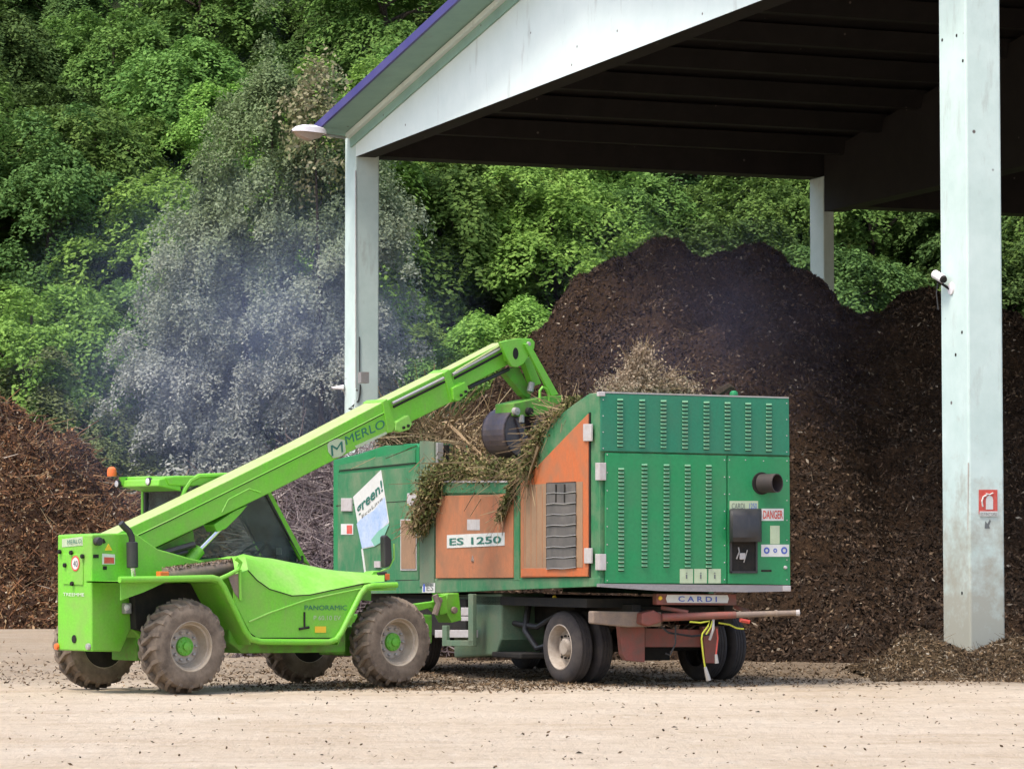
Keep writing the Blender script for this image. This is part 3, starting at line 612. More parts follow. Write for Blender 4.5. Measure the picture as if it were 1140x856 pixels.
# exhaust
cx = se(848, 538, -.03)
mb = MB(); mb.lathe(cx, (-SL + SE * .42).normalized(), Z, [(0, .13), (.27, .13), (.27, .117), (.1, .117), (.1, 0)], 24); mb.build('exhaust_pipe', paint('exhaust_steel', (.035, .026, .025), (.07, .045, .035), .6, .6), sh, smooth=True)
mb = MB(); mb.lathe(cx, -SL, Z, [(.001, .155), (.012, .15), (.013, 0)], 24); mb.build('exhaust_flange', DARK, sh)
# control box and hood
epiece(rect(814, 600, 842.5, 636), -.036, .006, DARK, 'control_recess', rp_, 0)
for r_ in (rect(813, 599, 815, 638), rect(841.5, 599, 843.5, 638), rect(813, 635.5, 843.5, 638)): epiece(r_, -.055, .025, BLACK, 'recess_frame', rp_, 0)
mb = MB()
rowsu = [(566, -.04), (568, -.10), (575, -.17), (590, -.20), (598, -.20), (603, -.15)]
L = []
for k, (v, b) in enumerate(rowsu):
    L.append([se(812, v, -.031), se(812.5 + .3, v, b * .7), se(816, v, b), se(830, v, b * 1.05), se(843, v, b), se(847, v, b * .7), se(848, v, -.031)])
mb.grid(L); mb.build('rubber_hood', BLACK, rp_, smooth=True)
epiece(rect(812.5, 557.5, 844, 569), -.04, .008, PALE, 'name_strip', rp_, 0)
text('CARDI', se(814.5, 566.3, -.04), se(829, 566.3, -.04), se(814.5, 560, -.04), GREY, rp_); text('1250', se(834, 566.3, -.04), se(842.5, 566.3, -.04), se(834, 560, -.04), BLUES, rp_)
mb = MB(); mb.box(se(826.5, 619, -.045), SE * .045, SL * .012, Z * .045); mb.build('gauge', HINGE, rp_, bevel=.01)
mb = MB(); mb.tube([se(822, 609, -.04), se(823, 614, -.05), se(820, 622, -.05)], .01, 5); mb.tube([se(832, 612, -.05), se(828, 626, -.05)], .008, 5); mb.build('wiring', STEEL, rp_)
epiece(rect(848, 566, 872.5, 579.5), -.036, .005, WHITE, 'red_notice', rp_, 0)
text('DANGER', se(849.5, 577.5, -.036), se(871.5, 577.5, -.036), se(849.5, 568, -.036), REDS, rp_, bold=.02)
epiece(rect(857.5, 585, 868, 605.5), -.036, .005, PALE, 'rating_plate', rp_, 0)
epiece(rect(847.5, 606, 878.5, 619.5), -.036, .005, WHITE, 'safety_notice', rp_, 0)
for u, r_ in ((853.5, .045), (863, .03), (873, .05)):
    mb = MB(); mb.lathe(se(u, 612.6, -.0375), -SL, Z, [(0, r_), (.003, r_), (.003, r_ * .5)], 14); mb.build('pictogram', BLUES, rp_)
epiece(rect(847.5, 634, 859, 636.3), -.034, .004, DARK, 'slot', rp_, 0)
mb = MB(); mb.lathe(se(874, 631.5, -.03), -SL, Z, [(0, .025), (.03, .02), (.035, 0)], 10); mb.build('lock', HINGE, rp_)
for a, b in ((757, 771.5), (773, 787), (788.8, 802.5)):
    so = epiece(rect(a, 633, b, 649), -.037, .006, PALE, 'oil_label', lo_, 0)
    text('i', se((a + b) / 2 - 1, 644, -.037), se((a + b) / 2 + 1, 644, -.037), se((a + b) / 2 - 1, 637, -.037), GREY, so)
# chequer plate edge
epiece([(668, 649.5), (880, 651.5), (880.5, 658), (830, 659), (735, 657.5), (668, 653)], -.05, .1, CHEQ, 'chequer_plate', bevel=0)
epiece(rect(872, 652, 880.5, 658), -.07, .04, HINGE, 'corner_bracket')
# left housing
lh = spiece([(371, 512), (400, 505), (428, 496), (463.5, 493.5), (466, 497), (466, 653.5), (371, 656)], 0, SW, GREEN, 'rear_housing', bevel=.012)
ud = spiece([(377, 526), (377, 518), (462, 500), (462.5, 514.5), (378, 523)], -.012, .012, GREENW, 'upper_hatch', lh, 0)
spiece([(378, 523.6), (462.5, 515), (462.5, 516), (378, 524.6)], -.016, .016, DARK, 'panel_gap', lh, 0)
spiece([(374, 562.5), (464, 556.5), (464, 557.4), (374, 563.4)], -.010, .010, DARK, 'panel_gap', lh, 0)
spiece([(376, 528), (466, 519), (466, 645), (376, 648)], -.008, .0078, GREENW, 'side_door', lh, 0)
spiece([(440, 645.5), (466, 645), (466, 646), (440, 646.5)], -.014, .01, DARK, 'panel_gap', lh, 0)
for r_ in (rect(379.5, 554.5, 391, 569), rect(453, 549, 464, 563)): spiece(r_, -.035, .03, HINGE, 'hinge', lh)
sg = spiece(rect(379.5, 583, 393, 595), -.016, .006, WHITE, 'safety_label', lh, 0); spiece(rect(386, 584.5, 391.8, 594), -.019, .003, REDS, 'label_print', sg, 0)
spiece(rect(445.5, 578, 463.5, 635), -.02, .012, HINGE, 'cover_frame', lh); spiece(rect(446.5, 579, 462.5, 633), -.026, .006, RUSTBOARD, 'cover_plate', lh, 0)
fl = spiece([(393, 553), (424, 523), (433, 581), (425, 603), (417, 608), (403, 611)], -.014, .004, WHITE, 'banner_sticker', lh, 0)
spiece([(397, 583), (402, 577), (416, 568), (428, 553), (432, 581), (424, 590), (417, 607), (403, 610.3)], -.017, .003, SKYB, 'sky_print', fl, 0)
spiece([(413, 601), (421, 591), (432, 583), (433, 584), (425, 603), (417, 608)], -.020, .003, MINT, 'mint_print', fl, 0)
spiece([(402, 611), (403.5, 611), (408, 645), (406.5, 645)], -.018, .01, WHITE, 'banner_pole', fl, 0)
text('green!', ss(398.5, 577, -.016), ss(427, 550, -.016), ss(396.5, 561, -.016), TEAL, fl, bold=.02)
text('EcoLine', ss(403, 577, -.016), ss(426, 556, -.016), ss(402.7, 573.5, -.016), GREY, fl)
mb = MB(); mb.box(ss(421, 628, -.02), SE * .02, SL * .12, Z * .05); mb.build('handle_plate', HINGE, lh)
# hopper part
spiece([(466, 536), (466, 653.5), (579, 652), (576, 536)], .003, .07, GREENW, 'hopper_wall')
MB().prism([S(SW - .08, 2.2, 1.2), S(SW - .08, 2.2, 3.0), S(SW - .08, 7.0, 3.0), S(SW - .08, 7.0, 1.2)], SE * .08).build('hopper_wall', GREENW, sh)
MB().prism([S(.08, 2.3, 1.7), S(.08, 6.6, 1.7), S(SW - .08, 6.6, 1.7), S(SW - .08, 2.3, 1.7)], Z * .05).build('hopper_floor', DARK, sh)
spiece(rect(467, 491, 483, 653), -.03, .12, GREENG, 'hopper_post'); spiece(rect(484, 493, 487, 540), 0, .1, STEEL, 'hopper_edge')
spiece(rect(487, 495, 497, 514), .15, .05, DARK, 'hopper_edge', bevel=0)
spiece(rect(487, 536, 576, 549), -.03, .08, GREENW, 'hopper_rail'); spiece(rect(487, 535, 576, 537), -.045, .11, HINGE, 'rail_lip', bevel=0)
d1 = spiece([(485, 552), (571, 550), (571, 643), (485, 643.5)], -.035, .035, ORANGEF, 'left_door'.replace('left_', 'orange_'))
spiece(rect(571.5, 549, 578, 646), -.02, .06, GREENW, 'door_post')
pl_ = spiece([(497.5, 595.5), (561.5, 592.5), (561.5, 607), (497.5, 610)], -.042, .006, WHITE, 'model_plate', d1, 0)
text('ES 1250', ss(500.5, 607, -.043), ss(558, 604.5, -.043), ss(500.5, 599, -.043), TEAL, pl_, bold=.02)
spiece(rect(520, 578, 534, 590), -.038, .003, HINGE, 'stencil_square', d1, 0)
mb = MB(); mb.lathe(ss(526.5, 622.5, -.036), -SE, Z, [(0, .06), (.015, .05), (.016, 0)], 3); mb.build('door_catch', RUSTY, d1)
mb = MB(); mb.lathe(ss(547, 575, -.036), -SE, Z, [(0, .02), (.004, .018), (.005, 0)], 3); mb.build('warning_mark', REDS, d1)
d2 = spiece([(654.5, 460.5), (654.5, 641.5), (579.5, 643), (579.5, 538)], -.035, .035, ORANGE, 'engine_side_door')
spiece([(655.2, 459), (656.5, 459), (656.5, 642.5), (655.2, 642.5)], -.02, .02, DARK, 'panel_gap', eng, 0)
d2a = spiece([(580.5, 540), (648.5, 536), (648.5, 631.5), (580.5, 633)], -.042, .007, RUSTBOARD, 'sliding_board', d2, 0)
for k in range(4): spiece(rect(584.5 + k * 6.3, 541, 584.8 + k * 6.3, 631), -.045, .003, ORANGEF, 'board_groove', d2a, 0)
spiece(rect(580.3, 539.5, 583, 633), -.047, .005, ORANGEF, 'door_edge', d2, 0); spiece(rect(580.3, 632.5, 654, 641.5), -.047, .012, ORANGE, 'bottom_rail', d2, .003)
op = spiece([(608, 537.5), (641, 536), (641, 631), (608, 631.5)], -.046, .004, DARK, 'grille_opening', d2, 0)
for k in range(8):
    v0 = 537 + k * 12.0 + 1; spiece([(608.5, v0), (640.6, v0 - .8), (640.6, v0 + 10.0), (608.5, v0 + 10.9)], -.055 - (k % 2) * .006, .008, SLAT, 'grille_slat', op, 0)
    mb = MB(); mb.tube([ss(608, v0 + 11.5, -.064), ss(616, v0 + 10.5, -.066), ss(628, v0 + 11, -.066), ss(641, v0 + 9.4, -.064)], .006, 5); mb.build('grille_wire', STEEL, op)
for u in (618, 627.5): spiece(rect(u, 539, u + 1.4, 559), -.066, .003, DARK, 'grille_slot', op, 0)
for r_ in (rect(649, 472, 658, 491), rect(650, 610, 658, 627)): spiece(r_, -.06, .03, HINGE, 'hinge', d2)
for v0, v1 in ((515, 534.5), (616.5, 634.5)):
    spiece(rect(662.5, v0, 667.3, v1), -.035, .036, HINGE, 'door_hinge'); epiece(rect(668.5, v0, 675, v1), -.05, .02, HINGE, 'door_hinge')
# side of band at the bottom
spiece([(371, 650), (484, 644.5), (667, 643), (667, 652.5), (484, 660), (371, 661)], -.015, .1, GREENW, 'deck_frame')
sp_ = spiece(rect(470, 648.5, 484, 659.5), -.03, .01, WHITE, 'number_label', bevel=0); spiece(rect(471, 650, 473, 658.5), -.033, .002, BLUES, 'label_print', sp_, 0)
text('ES', ss(475, 657.5, -.031), ss(482.5, 657.5, -.031), ss(475, 650.5, -.031), GREY, sp_)
mb = MB(); mb.box(S(SW / 2 - .25, 5.1, 1.12), SE * (SW / 2 - .4), SL * 4.4, Z * .06); mb.build('deck', DARK, sh)
# chassis beams
mb = MB()
for a in (.75, SW - .75): mb.box(S(a, 5.0, .95), SE * .07, SL * 4.6, Z * .15)
for b in (.6, 3.4, 6.2, 9.2): mb.box(S(SW / 2, b, .97), SE * (SW / 2 - .75), SL * .06, Z * .10)
mb.build('chassis', DARK, sh, bevel=.01)
mb = MB(); mb.tube([S(.5, 3.3, 1.05), S(.4, 3.2, .7), S(.45, 2.9, .45), S(.5, 2.7, .5), S(.7, 2.6, .9)], .045, 8); mb.tube([S(.3, 4.0, 1.05), S(.35, 3.5, .8), S(.5, 3.0, .75), S(.6, 2.5, .95)], .04, 8); mb.build('hydraulic_hose', BLACK, sh, smooth=True)
mb = MB(); mb.box(S(.35, 3.2, .35), SE * .25, SL * .5, Z * .04); mb.build('skid', DARK, sh, bevel=.02)
# tank
spiece([(505, 662), (558, 660), (558, 712), (552, 729), (505, 732)], .15, .7, GREENG, 'side_tank', bevel=.03)
# bracket frame + lamps
mb = MB()
for r_ in (rect(521, 661, 526.5, 718), rect(492, 696, 497, 718), rect(492, 712.5, 526.5, 719)): mb.prism([ss(u, v, -.1) for u, v in r_], SE * .06)
mb.build('lamp_frame', GREENG, sh, bevel=.008)
for r_, m in ((rect(513, 676, 523, 685), HINGE), (rect(484, 701, 529, 709.5), HINGE), (rect(513, 686, 523, 691), HINGE)): spiece(r_, -.05, .05, m, 'guard_bar', bevel=.006)
mb = MB(); mb.box(S(.3, 6.0, .85), SE * .2, SL * 1.4, Z * .28); mb.build('tool_locker', DARK, sh, bevel=.02)
# wheels
def wheel_tr(c, n, f, parent, dual=True):
    R = .5; W = .27
    def prof(o): return [(o - .03, .30), (o - .005, .31), (o, .36), (o - .005, .43), (o - .03, R - .02), (o - .06, R), (o - .085, R - .002), (o - .09, R - .012), (o - .095, R - .002), (o - .13, R), (o - .135, R - .012), (o - .14, R), (o - .175, R - .002), (o - .18, R - .012), (o - .185, R - .002), (o - W + .06, R), (o - W + .03, R - .02), (o - W + .005, .43), (o - W, .36), (o - W + .005, .31), (o - W + .03, .30)]
    rim = MB(); rim.lathe(c, n, f, [(-.03, .305), (-.003, .318), (.002, .305), (-.012, .29), (-.06, .275), (-.15, .262), (-.17, .20), (-.14, .19), (-.14, .13), (-.08, .12), (-.06, .10), (-.06, 0)], 40)
    w = rim.build('wheel', RIMT, parent, smooth=True)
    for o in ((0, -.33) if dual else (0,)):
        t = MB(); t.lathe(c, n, f, prof(o), 56); t.build('tyre', TYRET, w, smooth=True)
    b = MB(); g = n.cross(f)
    for k in range(10):
        a = 2 * math.pi * k / 10; b.lathe(c + (f * math.cos(a) + g * math.sin(a)) * .16, n, f, [(-.145, .016), (-.11, .014), (-.105, 0)], 6)
    for k in range(5):
        a = 2 * math.pi * (k + .5) / 5; b.lathe(c + (f * math.cos(a) + g * math.sin(a)) * .232, n, f, [(-.16, .022), (-.145, .02), (-.144, 0)], 8)
    b.build('wheel_bolts', DARK, w)
axd = V((math.cos(math.radians(31)), math.sin(math.radians(31)), 0)); axf = V((-axd.y, axd.x, 0))
cwl = gnd(623, 760.5) + Z * .5
wheel_tr(cwl, -axd, axf, sh); wheel_tr(cwl + axd * 2.85, axd, axf, sh)
mb = MB(); mb.tube([cwl + axd * .5, cwl + axd * 2.35], .08, 12); mb.box(cwl + axd * 1.42, axd * .25, axf * .25, Z * .2); mb.build('axle', DARK, sh, smooth=False)
dm = cwl + axd * 1.42 - Z * .5
def Dl(x, y, z): return dm + axd * x - axf * y + Z * z   # x right along axle, y toward drawbar/front
mb = MB()
for x in (-.5, .5): mb.box(Dl(x, 0, .88), axd * .05, axf * .7, Z * .09)
mb.build('dolly_frame', RED, sh, bevel=.01)
mb = MB(); mb.lathe(Dl(0, 0, .97), Z, SE, [(0, .5), (.08, .5), (.08, .42), (0, .42)], 32); mb.build('turntable', DARK, sh, smooth=True)
for x in (-.5, .5):
    mb = MB(); mb.tube([Dl(x, .7, .8), Dl(x, .35, .58), Dl(x, 0, .52), Dl(x, -.35, .58), Dl(x, -.7, .8)], .045, 6); mb.build('leaf_spring', DARK, sh)
# hangers and cross beam
def dpiece(pts, b, th_, mat, name, bevel=.008): return epiece(pts, b, th_, mat, name, sh, bevel)
dpiece([(690, 697), (718, 697), (718, 737), (697, 735), (693, 728)], .6, .12, RED, 'hanger_plate')
dpiece([(782, 697), (800, 697), (798, 738), (786, 738)], .6, .1, RED, 'hanger_plate')
dpiece([(718, 699), (792, 701), (792, 720), (718, 720)], .7, .12, RED, 'cross_beam')
dpiece([(660, 680), (737, 681), (737, 697), (700, 698), (660, 694)], .35, .15, RUSTY, 'hinge_block', .02)
dpiece([(715, 682), (728, 679), (738, 684), (738, 692), (722, 697), (714, 694)], .2, .2, RED, 'drawbar_hinge', .02)
bp = dpiece([(731, 660.5), (820, 661), (820, 673.5), (731, 673)], .15, .12, RED, 'bumper_beam')
bpl = epiece([(743, 661.8), (810, 662.2), (811.5, 666), (810, 671), (743, 670.6), (741.5, 666)], .14, .01, WHITE, 'name_plate', bp, 0)
text('C A R D I', se(755, 669.3, .14), se(798, 669.8, .14), se(755, 663.3, .14), BLUES, bpl, bold=.02)
mb = MB(); mb.lathe(se(735, 665.5, .15), -SL, Z, [(0, .03), (.015, .025), (.02, 0)], 12); mb.build('side_marker', YELLOW, bp)
p_a = se(737, 687, .2); p_b = se(886, 682, -.35)
mb = MB(); mb.tube([p_a, p_a.lerp(p_b, .55)], [.055, .048], 12); mb.build('drawbar', RED, sh, smooth=True)
mb = MB(); mb.tube([p_a.lerp(p_b, .53), p_b], [.042, .036], 12); mb.tube([p_a.lerp(p_b, .84), p_a.lerp(p_b, .86)], .05, 12); mb.build('drawbar_tube', RUSTY, sh, smooth=True)
mb = MB(); mb.lathe(p_b + Z * .0, V((1, 0, 0)), Z, [(0, .04), (.05, .045), (.06, 0)], 10); mb.build('drawbar_eye', HINGE, sh)
mb = MB(); mb.tube([se(736, 676, .3), se(766, 681.5, .1)], .03, 8); mb.build('support_strut', RED, sh, smooth=True)
mb = MB(); mb.tube([se(818, 675, .3), se(834, 681, .1)], .03, 8); mb.build('support_strut', RED, sh, smooth=True)
mb = MB(); mb.tube([se(736, 697, .4), se(744, 704, .35), se(770, 708, .4), se(790, 706, .4)], .016, 6); mb.tube([se(752, 697, .3), se(752, 716, .28), se(746, 729, .3), se(741, 727, .3)], .013, 6); mb.build('black_cable', BLACK, sh, smooth=True)
hy = [[(768, 692), (780, 693), (790, 691), (788, 697), (782, 705), (781, 711), (783, 730), (785, 743)], [(793, 691), (791, 698), (786, 706)], [(800, 693), (812, 695), (820, 699), (828, 700)]]
for p in hy: MB().tube([se(u, v, .0) for u, v in p], .012, 7).build('yellow_hose', YHOSE, sh, smooth=True)
mb = MB(); mb.tube([se(785, 742, 0), se(787, 750, 0), se(789, 757, 0)], [.02, .03, .035], 8); mb.tube([se(797, 728, .05), se(798, 738, .05)], [.02, .03], 8); mb.build('hose_coupling', STEEL, sh, smooth=True)
mb = MB(); mb.tube([se(798, 700, .05), se(799, 710, .05), se(797, 729, .05)], .012, 6); mb.tube([se(824, 690, 0), se(834, 692, 0)], .03, 6); mb.build('red_hose', REDS, sh, smooth=True)
mb = MB(); mb.tube([se(794, 689, 0), se(794, 700, 0), se(790, 712, .05)], .02, 6); mb.build('hose_bracket', HINGE, sh)
mb = MB()
for x in (-.35, .35): MB().tube([Dl(x, -.25, .62), Dl(x, .05, .66)], .11, 12).build('brake_chamber', DARK, sh, smooth=True)
for k in range(5):
    mb = MB(); pp = [Dl(random.uniform(-.7, .7), random.uniform(.2, .8), random.uniform(.75, .95)) for _ in range(2)]; md = pp[0].lerp(pp[1], .5) - Z * random.uniform(.12, .3); mb.tube([pp[0], pp[0].lerp(md, .6) - Z * .04, md, pp[1].lerp(md, .6) - Z * .04, pp[1]], .013, 6); mb.build('air_line', BLACK if k % 2 else RUSTY, sh, smooth=True)
mb = MB(); mb.box(S(1.2, 2.6, .75), SE * .35, SL * .6, Z * .22); mb.build('battery_box', RUSTY, sh, bevel=.02)
mb = MB(); mb.tube([S(.5, 1.9, .95), S(2.1, 1.9, .95)], .14, 14); mb.build('air_tank', DARK, sh, smooth=True)
# rear bogie
for b in (7.3,):
    wheel_tr(S(.12, b, .5), -SE, SL, sh); wheel_tr(S(SW - .12, b, .5), SE, SL, sh)
    mb = MB(); mb.tube([S(.5, b, .5), S(SW - .5, b, .5)], .08, 10); mb.build('axle', DARK, sh)
mb = MB(); mb.tube([ss(617, 664, .3), ss(621, 673, .3)], .03, 8); mb.build('tow_hook', YELLOW, sh)
# ------------------------------------------------------------------ SHED
SA = V((-3.87, 76, 0)); au = V((.354, -.935, 0)).normalized(); bu = V((.935, .354, 0)).normalized()
def ha(u, v, b=0.0): return hit(u, v, SA + bu * b, bu)
def H(m, b, z): return SA + au * m + bu * b + Z * z
shed = empty('open_shed', SA, 'tall open concrete shed with pale green beams and columns over the compost heap', 'shed')
CM, CB = .85, .60   # column depth along au, along bu
zbot = ha(500, 132).z; print('beam bottom', zbot)
ztop0 = ha(392, 149).z; zt1 = ha(560, 0).z; m1 = (ha(560, 0) - SA).dot(au); m0 = (ha(392, 149) - SA).dot(au); slope = (zt1 - ztop0) / (m1 - m0); print('slope', slope, ztop0, m1)
MR = (ha(1049, 600) - SA).dot(au); print('MR', MR)
MAP = 15.5
def ztop(m): return ztop0 + slope * (m if m < MAP else 2 * MAP - m)
z_b = 11.38
def column(m, b, name='column', top=None, mat=CONC, CM=CM, CB=CB):
    top = top or z_b
    c = MB().box(H(m + CM / 2, b + CB / 2, top / 2), au * CM / 2, bu * CB / 2, Z * top / 2).build('column', mat, shed, bevel=.03); return c
# A column: MA from fit, corner edge nearest
mA = 0; colA = column(-.55, 0, top=ztop0 + .05)
colR = column(MR + .0, 0)
column(-.55, 12.53, top=11.46, CM=.8, CB=.3)
for m, b in ((MR, 12.5), (-.55, 25), (MR, 25)): column(m, b, top=10.55)
# joints on columns
def beam(b, mat_face, zb, m_a=0.31, m_b=None, w=.5):
    m_b = m_b or MR + 1.0
    pts = [H(m_a, b, zb), H(m_a, b, ztop(m_a)), H(MAP, b, ztop(MAP)), H(m_b, b, ztop(m_b)), H(m_b, b, zb)]
    return MB().prism(pts, bu * w)
mb = beam(0, None, z_b); 
for i in range(len(mb.m)): mb.m[i] = 0
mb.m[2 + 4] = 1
for i in (0,): pass
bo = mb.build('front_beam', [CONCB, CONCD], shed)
# raised ledge along the top of the beam + flashing
def strip(b0, b1, d0, d1, mat, name, ma=.0, mb_=None):
    mb_ = mb_ or MR + 1.2; m = MB()
    for (x0, x1) in ((ma, MAP), (MAP, mb_)):
        P_ = [H(x0, b0, ztop(x0) + d0), H(x1, b0, ztop(x1) + d0), H(x1, b0, ztop(x1) + d1), H(x0, b0, ztop(x0) + d1)]
        m.prism(P_, bu * (b1 - b0))
    return m.build(name, mat, shed)
strip(-.16, -.002, -.12, .0, CONCB, 'beam_ledge'); strip(-.05, -.003, -.34, -.12, CONCG, 'beam_groove')
strip(-.86, .0, .02, .16, CONCG, 'roof_soffit', -.3); strip(-.93, -.865, -.0, .20, PURPLE, 'roof_flashing', -.33)
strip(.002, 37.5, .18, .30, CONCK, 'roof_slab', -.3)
mb = MB()
for k in range(15):
    m = 1.0 + k * 2.05
    z0 = ztop(m) + .18
    mb.prism([H(m, .6, z0), H(m + .5, .6, z0), H(m + .38, .6, z0 - .42), H(m + .12, .6, z0 - .42)], bu * 36)
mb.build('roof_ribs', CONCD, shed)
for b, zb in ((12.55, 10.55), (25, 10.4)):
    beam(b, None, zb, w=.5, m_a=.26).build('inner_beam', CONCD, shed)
# eave beams (along bu)
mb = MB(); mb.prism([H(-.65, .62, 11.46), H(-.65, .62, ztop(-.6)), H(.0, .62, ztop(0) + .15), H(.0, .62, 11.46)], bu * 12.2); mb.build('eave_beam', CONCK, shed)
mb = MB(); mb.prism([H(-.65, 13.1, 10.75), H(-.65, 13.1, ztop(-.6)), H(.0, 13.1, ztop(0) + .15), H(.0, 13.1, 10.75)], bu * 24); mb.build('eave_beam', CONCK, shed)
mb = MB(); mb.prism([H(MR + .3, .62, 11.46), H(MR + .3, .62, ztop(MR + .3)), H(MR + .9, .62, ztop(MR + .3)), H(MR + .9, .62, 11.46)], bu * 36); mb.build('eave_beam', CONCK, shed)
# vertical joint / patches on pillar R  (left face plane b=0)
def hf(u, v): return hit(u, v, SA + au * (MR + CM), au)
sign = MB().prism([hf(u, v) - au * -.012 for u, v in rect(1089.5, 545, 1110, 572)], -au * .008).build('fire_extinguisher_sign', REDS)
sg_o = tag(sign, 'red fire extinguisher sign with white pictogram on the near pillar', 'sign')
def hfo(u, v, d=.014): return hf(u, v) + au * d
mb = MB(); mb.prism([hfo(u, v) for u, v in rect(1090, 569, 1110, 574.5)], au * .002); mb.build('caption_strip', WHITE, sign)
text('ESTINTORE', hfo(1091, 573.6, .018), hfo(1109, 573.6, .018), hfo(1091, 570.4, .018), GREY, sign)
mb = MB(); mb.prism([hfo(u, v) for u, v in [(1098, 553), (1101, 551), (1104, 553), (1105, 556), (1105, 567), (1097, 567), (1097, 556)]], au * .003)
mb.tube([hfo(u, v, .018) for u, v in [(1098, 551), (1094, 553), (1092.5, 558), (1093.5, 564)]], .012, 5); mb.tube([hfo(u, v, .018) for u, v in [(1097, 549.5), (1101, 550.5), (1105, 548.5)]], .01, 5); mb.build('extinguisher_pictogram', WHITE, sign)
mb = MB(); mb.prism([hfo(u, v, .001) for u, v in [(1096, 588), (1097, 580), (1099, 583), (1102, 578), (1103, 580), (1101, 585), (1102, 588)]], au * .003); mb.build('stencil_mark', GREY, colR)
mb = MB()
for u, v in ((1045, 45), (1061, 40), (1068, 68), (1067, 370), (1060, 395), (1067, 660)): mb.lathe(ha(u + 4, v), -bu, Z, [(-.01, .03), (.004, .026), (.005, 0)], 8)
mb.build('anchor_hole', DARK, colR)
mb = MB(); mb.prism([ha(1077.6, 515), ha(1078.6, 515), ha(1078, 590), ha(1077.2, 590)], -bu * .003); mb.build('chipped_edge', paint('chipped', (.5, .42, .36), (.3, .25, .2), .5), colR)
mb = MB(); p0, p1 = ha(398.5, 190), ha(398.5, 430); mb.tube([ha(396, 190), ha(396, 432)], .015, 6); 
cond = mb.build('cable_conduit', HINGE, colA)
# street lamp on shed corner
lp = ha(386, 154); L0 = at(381, 154, lp.y); 
lamp = empty('street_lamp', ha(385, 154), 'white street lamp head sticking out from the shed corner at upper left', 'street lamp')
la = at(384, 153.5, 75.8); lb_ = at(362, 150, 75.2); lc = at(325, 146, 74.6)
MB().tube([la, lb_], .035, 8).build('lamp_arm', STEEL, lamp, smooth=True)
dr = (lc - lb_).normalized(); sd = dr.cross(Z).normalized(); nu = sd.cross(dr)
mb = MB(); rws = []
for k, (s_, w, h) in enumerate(((0, .08, .09), (.08, .15, .16), (.3, .19, .2), (.65, .2, .18), (.85, .15, .12), (.97, .03, .03))):
    c = lb_ + dr * s_; rws.append([c - sd * w, c - sd * w * .8 + nu * h * .7, c + nu * h, c + sd * w * .8 + nu * h * .7, c + sd * w, c - sd * w])
mb.grid(rws); MBo = mb.build('lamp_head', WHITEL, lamp, smooth=True)
mb = MB(); rws = []
for s_, w, h in ((.12, .12, .0), (.2, .15, .10), (.5, .17, .18), (.78, .13, .10), (.9, .05, .0)):
    c = lb_ + dr * s_; rws.append([c - sd * w, c - sd * w * .7 - nu * h, c - nu * h * 1.15, c + sd * w * .7 - nu * h, c + sd * w])
mb.grid(rws); mb.build('lamp_glass', paint('lamp_bowl', (.5, .38, .3), (.4, .3, .2), .3, .25), lamp, smooth=True)
# floodlight + cable on column A
fl_ = empty('floodlight', ha(383, 432), 'small white floodlight on the far left column above the boom', 'floodlight')
p = ha(384, 431); mb = MB(); mb.prism([at(u, v, p.y - .1) for u, v in [(368, 431), (383, 428), (383, 433.5), (371, 433)]], V((0, .25, 0))); mb.build('lamp_housing', WHITEL, fl_, bevel=.02)
MB().tube([at(381, 432, p.y), at(384, 438, p.y), at(388, 441, p.y)], .02, 6).build('bracket', STEEL, fl_)
mb = MB(); q = ha(397, 422); mb.box(q + au * .6 - bu * .02, au * .12, bu * .1, Z * .13); jb = mb.build('junction_box', STEEL)
fa = lambda u, v: hit(u, v, SA + au * (-.55 + CM + .02), au)
jb_ = tag(jb, 'grey junction box with hanging cable on the far left column', 'junction box')
MB().tube([fa(u, v) for u, v in [(400, 375), (400.3, 420)]], .012, 6).build('cable', BLACK, jb)
MB().tube([fa(401, 428), fa(400.5, 438), fa(399, 446), ha(394, 452) - bu * .03, ha(390, 455) - bu * .04, fa(400, 455)], .018, 6).build('cable', BLACK, jb, smooth=True)
# cctv camera on R
cc_ = empty('cctv_camera', ha(1050, 316), 'white security camera with dangling wire on the near pillar', 'camera')
qy = ha(1047, 312).y
MB().tube([at(1041, 305.5, qy - .15), at(1050, 311, qy - .35)], [.07, .065], 14).build('camera_body', WHITEL, cc_, smooth=True)
MB().tube([at(1050, 311, qy - .35), at(1051, 312, qy - .38)], [.062, .05], 14).build('camera_lens', DARK, cc_, smooth=True)
mb = MB(); mb.tube([at(1043, 313, qy - .15), at(1050, 317, qy - .2), ha(1059, 323)], .022, 6); mb.build('bracket', DARK, cc_)
mb = MB(); mb.lathe(ha(1059, 321.5), -bu, Z, [(0, .10), (.02, .09), (.03, 0)], 16); mb.build('mounting_plate', WHITEL, cc_)
MB().tube([at(1044, 315, qy - .1), at(1042.5, 327, qy - .1), at(1044.5, 345, qy - .1), at(1043, 343, qy - .1)], .01, 5).build('wire', BLACK, cc_)
